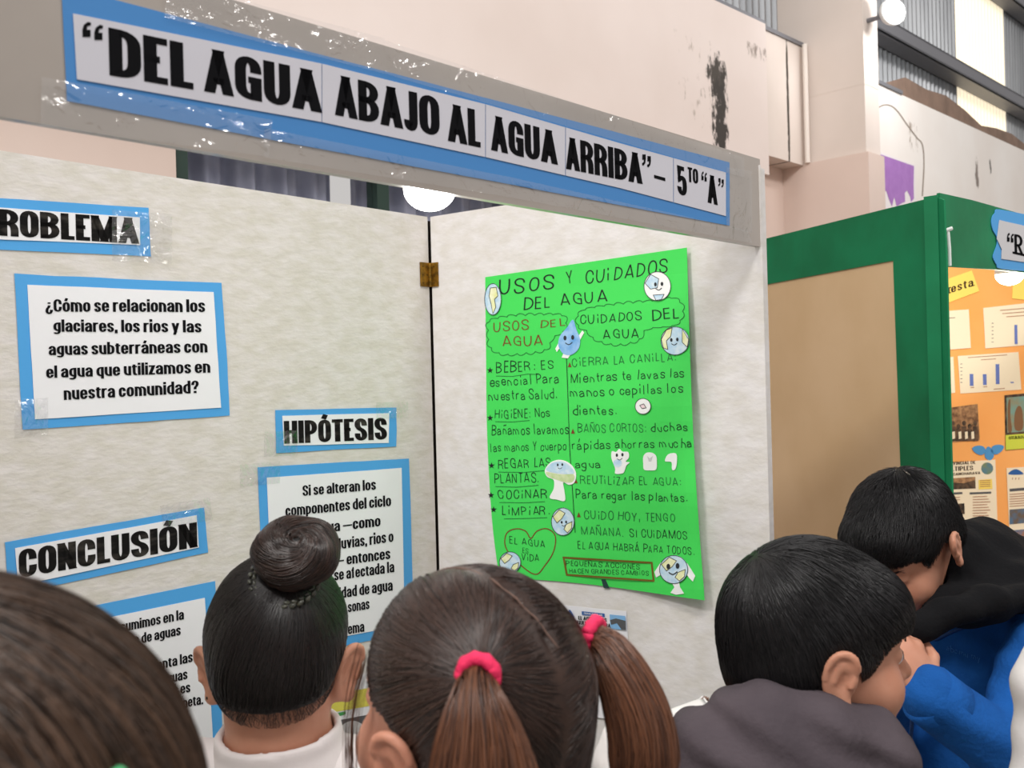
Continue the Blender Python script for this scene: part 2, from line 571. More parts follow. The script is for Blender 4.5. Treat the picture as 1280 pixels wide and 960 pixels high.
def lettering(S, name, lines, st, m, parent, e=.0016, label=None):
    """lines: (text, x0, y0, x1, y1, h0, h1[, shear]) baselines in picture pixels, laid onto the surface S; one part per line"""
    for ln in lines:
        text, x0, y0, x1, y1, h0 = ln[:6]
        h1 = ln[6] if len(ln) > 6 else h0
        sh = ln[7] if len(ln) > 7 else 0.0
        V, Q, W = layout(text, st)
        s = V[:, 0] / W
        t = V[:, 1]
        h = h0 + (h1 - h0) * s
        X = x0 + (x1 - x0) * s + t * h * (-.026 + sh)
        Y = y0 + (y1 - y0) * s - t * h
        mesh(name, S.hit(np.stack([X, Y], 1), e), Q, m, parent, label=label)
def strokes(S, name, paths, width, m, parent, e=.0016, label=None):
    """each path a part of its own, except printed text lines, ticks and drawn outlines"""
    if name not in ('text_lines', 'axis_ticks', 'outline') and len(paths) > 1:
        for p in paths:
            strokes(S, name, [p], width, m, parent, e, label)
        return
    VV, QQ, nb = [], [], 0
    for p in paths:
        closed = p[-1] == 'c'
        pts = np.array([q[:2] for q in p if q != 'c'], float)
        V, Q = ribbon(pts, closed, width, width)
        VV.append(V)
        QQ += [tuple(i + nb for i in q) for q in Q]
        nb += len(V)
    return mesh(name, S.hit(np.concatenate(VV), e), QQ, m, parent, label=label)
SINGULAR = {'eyes': 'eye', 'people': 'person_figure', 'shirts': 'shirt', 'bars': 'bar', 'quotation_marks': 'quotation_mark', 'heading_bars': 'heading_bar'}
def patches(S, name, polys, m, parent, e=.0016, label=None):
    for p in polys:
        mesh(SINGULAR.get(name, name), S.hit(np.array([q[:2] for q in p], float), e), [tuple(range(len(p)))], m, parent, label=label)
def rect(x0, y0, x1, y1):
    return [(x0, y0), (x1, y0), (x1, y1), (x0, y1)]
def smooth_path(pts, n=6, closed=False):
    P = [np.array(p, float) for p in pts]
    out = []
    N = len(P)
    rng = range(N if closed else N - 1)
    for i in rng:
        p0 = P[(i - 1) % N] if closed or i > 0 else P[i]
        p1, p2 = P[i], P[(i + 1) % N]
        p3 = P[(i + 2) % N] if closed or i + 2 < N else p2
        for k in range(n):
            t = k / n
            out.append(.5 * ((2 * p1) + (-p0 + p2) * t + (2 * p0 - 5 * p1 + 4 * p2 - p3) * t * t + (-p0 + 3 * p1 - 3 * p2 + p3) * t ** 3))
    if not closed:
        out.append(P[-1])
    return [tuple(q) for q in out]

# ================================================================ the hall
WC = PX(1090, 468, 4.7)
dW = np.array((1210, 1180, 0.0)); dW /= np.linalg.norm(dW)
pW = np.array((-dW[1], dW[0], 0.0))
WO = np.array((WC[0], WC[1], 0.0))
def wbox(mb, u0, u1, t0, t1, z0, z1):
    mb.obox(WO, dW, pW, u0, u1, t0, t1, z0, z1)
def wpt(u, t, z):
    p = WO + dW * u + pW * t
    return np.array((p[0], p[1], z))

def wall_material(name, col, var, stains=()):
    """plaster; stains = (cx, cz, halfw, halfh, colour, strength) in metres along the wall frame"""
    m = mat(name, col, .75, .2, var=var, vscale=1.6, bump=.12, bscale=25)
    nt = m.node_tree
    b = nt.nodes['Principled BSDF']
    tc = nt.nodes.new('ShaderNodeTexCoord')
    geo = nt.nodes.new('ShaderNodeNewGeometry')
    for (p, hu, hz, col2, sc, thr) in stains:
        prev = b.inputs['Base Color'].links[0].from_socket
        mp = nt.nodes.new('ShaderNodeVectorMath'); mp.operation = 'SUBTRACT'
        nt.links.new(geo.outputs['Position'], mp.inputs[0])
        mp.inputs[1].default_value = tuple(p)
        du = nt.nodes.new('ShaderNodeVectorMath'); du.operation = 'DOT_PRODUCT'
        nt.links.new(mp.outputs[0], du.inputs[0]); du.inputs[1].default_value = tuple(dW / hu)
        dz = nt.nodes.new('ShaderNodeVectorMath'); dz.operation = 'DOT_PRODUCT'
        nt.links.new(mp.outputs[0], dz.inputs[0]); dz.inputs[1].default_value = (0, 0, 1 / hz)
        def mth(op, a, bb=None):
            n = nt.nodes.new('ShaderNodeMath'); n.operation = op
            for i, q in enumerate((a, bb)):
                if q is None: continue
                if hasattr(q, 'is_output'): nt.links.new(q, n.inputs[i])
                else: n.inputs[i].default_value = q
            return n.outputs[0]
        a4 = mth('POWER', mth('ABSOLUTE', du.outputs['Value']), 2.0)
        b4 = mth('POWER', mth('ABSOLUTE', dz.outputs['Value']), 4.0)
        env = mth('SUBTRACT', 1.0, mth('ADD', a4, b4))
        nz = nt.nodes.new('ShaderNodeTexNoise'); nz.inputs['Scale'].default_value = sc
        nz.inputs['Detail'].default_value = 8; nz.inputs['Roughness'].default_value = .7
        mpp = nt.nodes.new('ShaderNodeMapping'); mpp.inputs['Scale'].default_value = (1, 1, .45)
        nt.links.new(geo.outputs['Position'], mpp.inputs[0])
        nt.links.new(mpp.outputs[0], nz.inputs['Vector'])
        val = mth('ADD', mth('MULTIPLY', mth('SUBTRACT', nz.outputs[0], .5), 2.6), mth('MULTIPLY', env, .55))
        val = mth('MULTIPLY', mth('SUBTRACT', val, thr), 4.0)
        cl = nt.nodes.new('ShaderNodeClamp'); nt.links.new(val, cl.inputs[0])
        cl2 = nt.nodes.new('ShaderNodeClamp'); nt.links.new(mth('MULTIPLY', env, 6.0), cl2.inputs[0])
        fac = mth('MULTIPLY', cl.outputs[0], cl2.outputs[0])
        mx = nt.nodes.new('ShaderNodeMix'); mx.data_type = 'RGBA'
        nt.links.new(fac, mx.inputs[0]); nt.links.new(prev, mx.inputs[6])
        mx.inputs[7].default_value = lin(col2) + (1,)
        nt.links.new(mx.outputs[2], b.inputs['Base Color'])
    return m

S_up = Surf(wpt(-2, .2, 0), dW)                 # face of the upper wall beam
S_strip = Surf(wpt(-.3, .33, 0), dW)
S_right = Surf(wpt(1, .03, 0), dW)
def sp(S, x, y): return S.hit(np.array([(x, y)]))[0]
M_wallup = wall_material('plaster_upper', 'ddd0ca', 'd6c8c1', [
    (sp(S_up, 900, 135), .07, .26, '3f3a36', 34, .05), (sp(S_up, 893, 88), .10, .07, '4a443f', 30, .28),
    (sp(S_up, 986, 90), .016, .5, '3b3632', 30, .0), (sp(S_up, 945, 65), .16, .05, '8d8078', 18, .42), (sp(S_up, 870, 100), .25, .35, 'a3968c', 22, .75)])
M_walllow = wall_material('plaster_lower', 'd8c6bc', 'd2beb3')
M_wallright = wall_material('plaster_right', 'f0ebe6', 'e8e0d9', [
    (sp(S_right, 1221, 215), .035, .11, '8a7f78', 20, .2), (sp(S_right, 1238, 208), .018, .06, '4a443f', 30, .1), (sp(S_right, 1140, 170), .12, .12, '9b8c7e', 20, .5), (sp(S_right, 1205, 145), .05, .035, 'a08a70', 25, .3)])
M_column = wall_material('concrete_column', 'd9cdc5', 'cfc3ba')
M_metal = mat('galvanised_sheet', '95979a', .42, .5, metal=.55, var='7b7d80', vscale=6, stretch=(1, 1, .15))
M_steel = mat('steel_purlin', '77777c', .5, .4, metal=.3)
M_trans = mat('translucent_sheet', 'fff4dc', .5, .3, emit=.55)
M_board = mat('brown_board', '8d7566', .8, var='7a6558', vscale=9)
M_floor = mat('concrete_floor', '8b8781', .6, var='7f7b75', vscale=2)
M_pipe = mat('white_pipe', 'ded5cd', .5)
M_glass = mat('window_glass', '1d2630', .08, .5, alpha=.04)
M_wframe = mat('green_window_frame', '2c4038', .5)
M_curtain = mat('blue_grey_curtain', 'b9bdd2', .85, var='a4a8c0', vscale=12)

def struct(mb, name, m, parent=None):
    o = mb.build(name, m, parent)
    if parent is None: o['kind'] = 'structure'
    return o
b = MB(); b.add([(-8, -5, 0), (9, -5, 0), (9, 12, 0), (-8, 12, 0), (-8, -5, -.1), (9, -5, -.1), (9, 12, -.1), (-8, 12, -.1)], [(0, 1, 2, 3), (7, 6, 5, 4), (0, 4, 5, 1), (1, 5, 6, 2), (2, 6, 7, 3), (3, 7, 4, 0)])
struct(b, 'floor', M_floor)
# lower wall with a window opening
uw0, uw1, zw0, zw1 = -3.37, -1.9, 1.05, 2.42
b = MB()
wbox(b, -7, uw0, .45, .6, 0, 2.45); wbox(b, uw1, -.02, .45, .6, 0, 2.45); wbox(b, uw0, uw1, .45, .6, 0, zw0); wbox(b, uw0, uw1, .45, .6, zw1, 2.45); wbox(b, -.586, -.02, .45, .6, 2.45, 3.2)
struct(b, 'wall_back', M_walllow)
b = MB(); wbox(b, -7, -.586, .2, .45, 2.45, 3.16); struct(b, 'wall_upper', M_wallup)
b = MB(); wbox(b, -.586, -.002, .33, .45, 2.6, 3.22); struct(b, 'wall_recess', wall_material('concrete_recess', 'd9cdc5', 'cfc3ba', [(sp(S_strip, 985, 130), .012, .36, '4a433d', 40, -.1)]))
b = MB(); wbox(b, 0, .16, 0, .74, 2.606, 5.4)
for z in (2.95, 3.9): wbox(b, -.001, .161, -.001, .74, z, z + .004)
struct(b, 'wall_column', M_column)
b = MB(); wbox(b, -.02, .16, -.02, .74, 0, 2.606); struct(b, 'wall_pillar', M_walllow)
b = MB(); wbox(b, .16, 6, .03, .24, 0, 3.0)
struct(b, 'wall_right', M_wallright)
b = MB(); b.tube([wpt(-.03, .30, 2.606), wpt(-.03, .30, 3.22)], .013, 10); struct(b, 'trim_1', M_pipe)
def corrugated(name, u0, u1, t, z0, z1, pitch, amp, m):
    n = int((u1 - u0) / pitch * 8)
    V, f = [], []
    for i in range(n + 1):
        u = u0 + (u1 - u0) * i / n
        q = (u / pitch) % 1
        h = amp * max(-1, min(1, 1.7 * math.cos(2 * math.pi * q)))
        V += [wpt(u, t - h, z0), wpt(u, t - h, z1), wpt(u, t - h + .004, z0), wpt(u, t - h + .004, z1)]
    for i in range(n):
        a, c = 4 * i, 4 * i + 4
        f += [(a, c, c + 1, a + 1), (a + 3, c + 3, c + 2, a + 2), (a, a + 2, c + 2, c), (a + 1, c + 1, c + 3, a + 3)]
    o = mesh(name, V, f, m)
    o['kind'] = 'structure'
    return o
corrugated('wall_cladding_near', .16, 2.0, .30, 2.9, 5.4, .062, .012, M_metal)
corrugated('wall_cladding_middle', 2.93, 3.8, .30, 2.9, 5.4, .062, .012, M_metal)
corrugated('wall_cladding_far', 4.65, 6, .30, 2.9, 5.4, .062, .012, M_metal)
corrugated('wall_cladding_left', -5, -.0, .48, 3.1, 5.4, .062, .012, M_metal)
corrugated('window_2', 2.0, 2.93, .30, 2.9, 5.4, .062, .012, M_trans)
corrugated('window_3', 3.8, 4.65, .30, 2.9, 5.4, .062, .012, M_trans)
b = MB(); wbox(b, -.9, -.72, .44, .462, 3.1, 5.4); struct(b, 'window_4', M_trans)
for i, z in enumerate((3.40, 4.15)):
    b = MB(); wbox(b, .165, 6, .16, .28, z, z + .012); wbox(b, .165, 6, .16, .172, z, z + .085); wbox(b, .165, 6, .16, .28, z + .073, z + .085)
    struct(b, 'trim_%d' % (i + 2), M_steel)
b = MB(); wbox(b, -.58, -.005, .32, .46, 3.22, 3.24); wbox(b, -5, -.586, .2, .46, 3.16, 3.175); struct(b, 'trim_4', M_steel)
b = MB()
zz = [3.075, 3.12, 3.11, 3.13, 3.10, 3.05, 3.08, 3.09, 3.06, 3.08]
for i in range(9):
    u0, u1 = .33 + i * .28, .33 + (i + 1) * .28 - .004
    c = [wpt(u0, .05, 3.0), wpt(u1, .05, 3.0), wpt(u1, .07, 3.0), wpt(u0, .07, 3.0), wpt(u0, .05, zz[i] if i else 3.03), wpt(u1, .05, zz[i + 1]), wpt(u1, .07, zz[i + 1]), wpt(u0, .07, zz[i] if i else 3.03)]
    b.hexa(c)
struct(b, 'trim_5', M_board)
b = MB(); wbox(b, .17, .5, .02, .06, 3.0, 3.018); struct(b, 'trim_6', M_steel)
# window: frame, panes, curtain behind
wr = empty('window_1', wpt((uw0 + uw1) / 2, .5, zw0), kind='structure')
b = MB()
for u in (uw0, uw0 + .72, uw1 - .05): wbox(b, u, u + .05, .48, .54, zw0, zw1)
wbox(b, uw0, uw1, .48, .54, zw0, zw0 + .05); wbox(b, uw0, uw1, .48, .54, zw1 - .05, zw1)
b.build('window_frame', M_wframe, wr)
for u0, u1 in ((uw0 + .05, uw0 + .72), (uw0 + .77, uw1 - .05)):
    b = MB(); wbox(b, u0, u1, .505, .509, zw0 + .05, zw1 - .05); b.build('pane', M_glass, wr)
def curtain(u0, u1, label):
    V, f = [], []
    n = 120
    for i in range(n + 1):
        u = u0 + (u1 - u0) * i / n
        h = .022 * math.sin(u * 48) + .012 * math.sin(u * 113 + 1)
        V += [wpt(u, .65 + h, .95), wpt(u, .65 + h * .8, 2.55), wpt(u, .654 + h, .95), wpt(u, .654 + h * .8, 2.55)]
    for i in range(n):
        a, c = 4 * i, 4 * i + 4
        f += [(a, c, c + 1, a + 1), (a + 3, c + 3, c + 2, a + 2), (a, a + 2, c + 2, c), (a + 1, c + 1, c + 3, a + 3)]
    tag(mesh('curtain', V, f, M_curtain, smooth=True), label, 'curtain', 'curtains behind the window')
curtain(uw0 - .05, uw0 + .66, 'blue-grey pleated curtain behind the left window pane, above the beige board')
curtain(uw0 + .72, uw1 + .05, 'blue-grey pleated curtain behind the right window pane, around the glowing lamp')

# flood light on the column edge
fl = empty('flood_light', wpt(.03, -.05, 3.27), 'white glaring flood light fixed to the front of the concrete column', 'light')
M_lampbody = mat('white_lamp_body', 'd8d8d6', .4)
M_glow = mat('flood_glow', 'ffffff', .4, emit=14)
fx, fy_ = np.array((.985, .17, 0)), np.array((-.17, .985, 0)); fo = wpt(.03, -.14, 0)
fc0 = fo + np.array((0, 0, 3.275))
b = MB(); b.lathe(fc0, fy_, [(.062, -.004), (.066, 0), (.064, .02), (.045, .045), (.03, .06)], 28); b.build('housing', M_lampbody, fl, True)
b = MB(); b.lathe(fc0, -fy_, [(.058, -.002), (.056, .006), (.03, .012), (.001, .014)], 28); b.build('lens', M_glow, fl, True)
b = MB(); b.tube([fo + fy_ * .05 + np.array((0, 0, 3.275)), wpt(.05, .0, 3.275)], .012, 8); b.build('bracket', M_steel, fl)
pl = bpy.data.lights.new('flood_beam', 'POINT'); pl.energy = 13; pl.shadow_soft_size = .06
po = bpy.data.objects.new('flood_beam', pl); COL.objects.link(po); po.parent = fl; po.location = Vector((wpt(.06, -.35, 3.25) - np.array(fl.location)).tolist())

# purple painting with white drips on the right wall
M_purple = mat('purple_paint', 'a878bd', .6, var='a06fb6', vscale=20)
pp = empty('purple_sign', S_right.hit(np.array([(1122, 262)]), .002)[0], 'purple painted sheet with white dripping edge on the white wall', 'sign')
cutout(S_right, 'sheet', [(1101, 190), (1144, 206), (1146, 275), (1101, 275)], mat('white_sheet', 'e9e2e2', .6), pp, .003, .002)
drip = [(1101, 193), (1142.5, 207.5), (1142, 232), (1142.5, 248), (1139, 252), (1138, 246), (1134, 238), (1131, 241), (1131.5, 252), (1127, 254), (1121, 258), (1118, 246), (1115, 258), (1111, 248), (1108, 238), (1105, 241), (1103, 236), (1101.5, 215)]
cutout(S_right, 'paint', drip, M_purple, pp, .0045, .001)

cr = strokes(S_right, 'trim_7', [smooth_path([(1096, 136), (1104, 131.5), (1113, 132), (1122, 139), (1134, 156), (1146, 172), (1153, 181), (1155, 205), (1153, 245)], 6)], 1.5, mat('crack_grey', '94877c', .8), None, e=.001)
cr['kind'] = 'structure'

# ================================================================ first booth: folding screen
ZT = 1.857                                   # top of the boards
H = PX(541.5, 482, 2.0); H[2] = 0
dL = np.array((-1060, -1180, 0.0)); dL /= np.linalg.norm(dL)      # hinge -> left, toward the viewer
dR = np.array((1708, -1180, 0.0)); dR /= np.linalg.norm(dR)       # hinge -> right, toward the viewer
S_L = Surf(H, dL)
S_R = Surf(H, dR)
LR = .722
LL = 1.36
scr = empty('folding_screen', H, 'tall three-panel folding screen covered in pale non-woven fabric with a brass hinge', 'screen')
def panel(S, name, u0, u1, m, label=None):
    b = MB()
    b.obox(S.o, S.du, S.n, u0, u1, -.022, -.003, 0.0, ZT - .003)
    p = b.build(name, m, scr)
    nx, nz = 24, 30
    g = np.zeros((nz + 1, nx + 1, 3))
    for j in range(nz + 1):
        for i in range(nx + 1):
            u = u0 + (u1 - u0) * i / nx
            z = ZT * (1 - j / nz) + .001
            g[j, i] = S.at(u, z, 0)
    V, f = slab(g, S.n, .003)
    mesh('fabric_cover', V, f, m, p)
    return p
panel(S_L, 'back_panel', .004, LL, M_panelL)
panel(S_R, 'side_panel', .004, LR, M_panelR)
hv = H - np.array((0, 0, 0)); hv = hv / np.linalg.norm(hv)
b = MB(); b.tube([H + hv * .030 + np.array((0, 0, .0)), H + hv * .030 + np.array((0, 0, ZT - .004))], .013, 12); b.build('gap_shade_post', M_gapShade, scr)  # added post; its dark colour stands in for shade in the gap
# the left wing, out of frame, that carries the other end of the banner
HL = S_L.at(LL + .004, 0)
S_W = Surf(HL, dR)
panel(S_W, 'side_panel', .004, LR, M_panelL)
def hinge(py0, py1):
    b = MB()
    z0, z1 = S_L.hit(np.array([(537, py1)]))[0][2], S_L.hit(np.array([(537, py0)]))[0][2]
    b.obox(S_L.o, S_L.du, S_L.n, .002, .03, .0005, .003, z0, z1)
    b.obox(S_R.o, S_R.du, S_R.n, .002, .023, .0005, .003, z0, z1)
    bis = (S_L.n + S_R.n); bis /= np.linalg.norm(bis)
    c = S_L.o + bis * .004
    for k in range(5):
        a, d = z0 + (z1 - z0) * k / 5 + .0004, z0 + (z1 - z0) * (k + 1) / 5 - .0004
        b.tube([(c[0], c[1], a), (c[0], c[1], d)], .0042, 12)
    h = b.build('hinge', M_brass, scr, label='aged brass hinge')
    s = MB()
    for S, u in ((S_L, .012), (S_L, .023), (S_R, .012)):
        for q in (.16, .5, .84):
            p = S.at(u, z0 + (z1 - z0) * q, .003)
            s.lathe(p, S.n, [(.0022, 0), (.0018, .0008), (.0, .001)], 10)
    s.build('screw', mat('screw_brass', '6b5222', .4, metal=.8), h)
hinge(329, 359)
hinge(1075, 1105)

# ---------------------------------------------------------------- the title banner
BE = S_R.at(LR - .004, 0, .006)
dB = np.array((-1141, -1180, 0.0)); dB /= np.linalg.norm(dB)
S_B = Surf(BE, dB)
ZB0, ZB1 = 1.5 + .2205, 1.5 + .369
BL = 1.345
ban = empty('title_banner', (BE[0], BE[1], ZB0), 'long grey banner board with the blue-bordered title across the booth front', 'banner')
g = np.zeros((7, 41, 3))
for j in range(7):
    for i in range(41):
        u = -.012 + BL * i / 40
        g[j, i] = S_B.at(u, ZB1 - (ZB1 - ZB0) * j / 6, .0)
V, f = slab(g, S_B.n, .009)
mesh('board', V, f, M_grey, ban)
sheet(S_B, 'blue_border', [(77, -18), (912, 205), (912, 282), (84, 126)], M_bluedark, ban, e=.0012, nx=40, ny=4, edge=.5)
tl, tr, br_, bl = (91, 17), (907, 215), (906, 269), (97, 99.5)
def wt(x):     # white strip's top and bottom edge at picture x
    top = np.interp(x, [90, 400, 610, 775, 909], [16.5, 79, 131, 179, 216])
    bot = np.interp(x, [97, 400, 610, 775, 909], [99, 152, 197, 235, 270.5])
    return top, bot
cuts = [91, 402.5, 607, 707, 842, 908]
for a, c in zip(cuts[:-1], cuts[1:]):
    n = 8
    xs = np.linspace(a + .5, c - .5, n + 1)
    top = [(x + (0 if x > 92 else 0), wt(x)[0]) for x in xs]
    bot = [(x + (5 if x < 93 else 0), wt(x)[1]) for x in xs]
    gg = np.zeros((3, n + 1, 2))
    gg[0], gg[2] = top, bot
    gg[1] = (gg[0] + gg[2]) / 2
    V, f = slab(S_B.hit(gg, .0022), S_B.n, .0006)
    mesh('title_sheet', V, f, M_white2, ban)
lettering(S_B, 'lettering', [
    ('DEL', 137, 94, 242, 112, 60, 56), ('AGUA', 256, 114, 402, 141, 55, 51), ('ABAJO', 419.5, 143.6, 550, 170.6, 51, 48.5), ('AL', 560.5, 176, 601, 184.5, 47.5, 46),
    ('AGUA', 614.5, 187.5, 697, 206, 44.5, 41), ('ARRIBA', 708, 211, 803, 230, 40.5, 37.5), ('–', 818, 232.5, 832, 236.5, 28, 28), ('5', 847, 242, 859, 246, 36), ('TO', 860, 227, 873, 230, 18.5),
    ('A', 885, 253, 897, 256.5, 35.5)], HEAVY, M_ink, ban, e=.0026)
def quote(x0, y0, x1, y1, h, close):
    out = []
    for k in (0, 1):
        cx = x0 + (x1 - x0) * (.24 + .53 * k)
        cy = y0 + (y1 - y0) * (.24 + .53 * k)
        wdt = (x1 - x0) * .2
        p = [(-.9, .1), (-.9, .75), (-.3, 1.0), (.75, 1.0), (.8, .35), (.45, .3), (.55, 0), (.9, -.25), (.7, -.5), (-.1, -.45)] if close == 0 else [(.9, -.1), (.9, -.75), (.3, -1.0), (-.75, -1.0), (-.8, -.35), (-.35, -.3), (-.5, 0.1), (-.9, .35), (-.7, .6), (.2, .45)]
        if close == 0:   # opening: tail at the top, body at the bottom
            q = [(cx + wdt * a, cy + h * .5 * bb) for a, bb in [(.9, -.9), (.2, -1), (-.7, -.6), (-1, 0), (-1, 1), (.8, 1), (.8, .05), (-.05, .05), (.1, -.4), (.9, -.55)]]
        else:
            q = [(cx + wdt * a, cy + h * .5 * bb) for a, bb in [(-.9, .9), (-.2, 1), (.7, .6), (1, 0), (1, -1), (-.8, -1), (-.8, -.05), (.05, -.05), (-.1, .4), (-.9, .55)]]
        out.append(q)
    return out
patches(S_B, 'quotation_marks', quote(102, 35, 130, 42, 19, 0) + quote(802, 199, 814, 203, 14, 1) + quote(876.5, 219, 884, 222, 11, 0) + quote(897.5, 227, 905, 230, 10, 1), M_ink, ban, e=.0026)
def tape(S, parent, corners, e=.0034, nx=14, ny=5, wr=.0012, name='clear_tape'):
    g = bil(corners, nx, ny)
    P = S.hit(g, e)
    a = RNG.normal(0, 1, (ny + 1, nx + 1))
    a = np.clip(a, -1, 2) * wr * .35
    P = P + S.n * np.abs(a)[..., None]
    I = lambda j, i: j * (nx + 1) + i
    f = [(I(j, i), I(j + 1, i), I(j + 1, i + 1), I(j, i + 1)) for j in range(ny) for i in range(nx)]
    return mesh(name, P.reshape(-1, 3), f, M_tape, parent, smooth=True)
tape(S_B, ban, [(52, 96), (340, 150), (336, 196), (50, 158)], nx=26, ny=6, wr=.0016)
tape(S_B, ban, [(330, 160), (640, 222), (640, 247), (330, 197)], nx=30, ny=5, wr=.0018)
tape(S_B, ban, [(640, 222), (935, 288), (940, 304), (640, 247)], nx=30, ny=4, wr=.0016)
tape(S_B, ban, [(210, -25), (480, 48), (480, 92), (205, 22)], nx=22, ny=4, wr=.0014)
tape(S_B, ban, [(480, 50), (930, 197), (930, 222), (480, 92)], nx=40, ny=4, wr=.0012)
tape(S_B, ban, [(908, 209), (940, 214), (940, 292), (908, 284)], nx=6, ny=9, wr=.0014)

# ---------------------------------------------------------------- lamp under the banner
M_bulb = mat('bulb_glow', 'fffdf4', .4, emit=9)
def dome_lamp(px, py, d, rad, label, power, S, col=(1, .98, .93)):
    c = PX(px, py, d)
    root = empty('ceiling_rose_lamp', c, label, 'lamp', 'booth lamps')
    root.name = 'dome_lamp'
    b = MB(); b.lathe(c, (0, 0, 1), [(rad * 1.02, 0), (rad * 1.04, .004), (rad * 1.0, .012), (rad * .55, .016), (rad * .5, .022)], 28); b.build('base', M_lampbody, root, True)
    b = MB(); b.lathe(c, (0, 0, -1), [(rad * math.cos(a), rad * .82 * math.sin(a)) for a in [i * math.pi / 2 / 8 for i in range(9)]], 28); b.build('diffuser', M_bulb, root, True)
    b = MB(); q = c - S.n * 0; t = S.o + S.du * ((c - S.o) @ S.du) - S.n * .010
    b.tube([(c[0], c[1], c[2] + .020), (c[0], c[1], c[2] + .034), (t[0], t[1], c[2] + .034)], .006, 8); b.build('bracket', M_lampbody, root)
    l = bpy.data.lights.new('lamp_light', 'POINT'); l.energy = power; l.color = col; l.shadow_soft_size = rad * .9
    lo = bpy.data.objects.new('lamp_light', l); COL.objects.link(lo); lo.parent = root; lo.location = (0, 0, -rad * .82 - .03)
dome_lamp(537, 237, 1.21, .0335, 'glowing white dome lamp hanging under the grey title banner in front of the curtains', 2.2, S_B)

# ---------------------------------------------------------------- signs on the left board
def sign(S, name, label, blue, white, cat='sign', group=None, edge=.6, wob=.0012):
    c = np.mean(np.array(blue, float), 0)
    lowest = max(p[1] for p in blue)
    root = empty(name, S.hit(np.array([(c[0], lowest)]), .0)[0], label, cat, group)
    if blue: sheet(S, 'blue_backing', blue, M_blue, root, e=.0012, nx=10, ny=8, edge=edge, wob=wob * .5)
    w_ = sheet(S, 'white_sheet', white, M_white, root, e=.0026 , nx=10, ny=8, edge=edge * .5, wob=0)
    return root
GS = 'blue-bordered signs on the beige board'
s1 = sign(S_L, 'heading_sign', 'blue-bordered heading strip reading PROBLEMA at the top left of the beige board', [(-44, 245), (186, 261), (189, 320), (-42, 310)], [(-32, 257), (175, 272), (175.5, 306.5), (-31, 298)], group=GS)
lettering(S_L, 'lettering', [('PROBLEMA', -25, 293, 173.6, 304.8, 33.5, 32)], HEAVY, M_inkfade, s1, e=.0032)
s2 = sign(S_L, 'text_sign', 'blue-bordered sheet with the question about glaciares and ríos, under the PROBLEMA strip', [(18, 342), (277, 352), (289, 519), (29, 537)], [(34.5, 356), (267, 364), (277, 510), (44, 524)], group=GS, edge=1.2)
lettering(S_L, 'lettering', [('¿Cómo se relacionan los', 57, 389.5, 256.5, 390, 15.5, 15.5), ('glaciares, los ríos y las', 67, 414.5, 252, 415.5, 15, 15), ('aguas subterráneas con', 61, 444, 259.5, 440.5, 15), ('el agua que utilizamos en', 58, 472.5, 263, 465.7, 15), ('nuestra comunidad?', 80, 500, 248.6, 491, 15.5)], HEAVYB, M_ink, s2, e=.0034)
s3 = sign(S_L, 'heading_sign', 'blue-bordered heading strip reading HIPÓTESIS right of the middle of the beige board', [(344, 512.7), (495.5, 510), (495.5, 558.6), (344.5, 566.7)], [(353, 519.7), (486.7, 516), (486, 553.6), (355, 557)], group=GS)
lettering(S_L, 'lettering', [('HIPÓTESIS', 355.5, 554.7, 484, 549.2, 28.4, 27.3)], HEAVY, M_inkfade, s3, e=.0032)
s4 = sign(S_L, 'text_sign', 'blue-bordered text sheet under the HIPÓTESIS strip, partly behind the hair bun', [(322, 584.2), (511, 572.8), (517, 790), (332, 826)], [(333.6, 597), (502, 585), (506, 781), (342, 812)], group=GS)
lettering(S_L, 'lettering', [('Si se alteran los', 378.4, 620, 470, 612, 13), ('componentes del ciclo', 357, 645.5, 489, 632.4, 13.5), ('del agua —como', 372, 670, 475.8, 657.5, 13.5), ('lluvias, ríos o', 420.7, 687, 492, 677, 13.5), ('os— entonces', 405.6, 709.5, 488, 698.5, 13.5), ('rse afectada la', 413, 726.5, 493, 715, 13.5), ('idad de agua', 424, 748, 491, 738, 13.5), ('sonas', 435, 765.5, 462, 761, 13), ('ema', 435, 793, 455.5, 789.4, 13)], HEAVYB, M_ink, s4, e=.0034)
s5 = sign(S_L, 'heading_sign', 'tilted blue-bordered heading strip reading CONCLUSIÓN, lowest heading on the beige board', [(6, 678), (255, 635), (259.5, 691), (11, 744)], [(19, 685), (246, 643.5), (248.5, 684.5), (23, 732)], group=GS)
lettering(S_L, 'lettering', [('CONCLUSIÓN', 24, 722.5, 246.8, 683.5, 35, 31)], HEAVY, M_inkfade, s5, e=.0032)
s6 = sign(S_L, 'text_sign', 'blue-bordered text sheet under the CONCLUSIÓN strip, half behind the blurred brown head', [(8, 779), (269, 727), (279, 945), (20, 1010)], [(24, 795), (256, 747.5), (266, 930), (36, 985)], group=GS)
lettering(S_L, 'lettering', [('onsumimos en la', 137, 793, 230, 774, 12.5), ('ene de aguas', 154, 809, 226, 793.5, 12.5), ('eas.', 167, 825, 188, 819, 12.5), ('menta las', 186, 840, 241, 827, 12.5), ('aguas', 202.5, 856, 234.4, 848.5, 12.5), ('s es', 217, 869, 238, 865, 12.5), ('neta.', 229, 885, 254, 880, 12.5)], HEAVYB, M_ink, s6, e=.0034)
for rt, cs in ((s1, [(140, 262), (215, 268), (215, 330), (140, 326)]), (s2, [(18, 500), (60, 497), (60, 545), (18, 548)]), (s3, [(330, 540), (372, 538), (372, 569), (330, 571)]), (s5, [(200, 632), (262, 622), (266, 650), (204, 660)]), (s4, [(300, 581), (350, 576), (350, 604), (300, 609)]), (s3, [(470, 503), (510, 502), (510, 522), (470, 524)])):
    tape(S_L, rt, cs, nx=6, ny=5, wr=.0009, e=.0042)
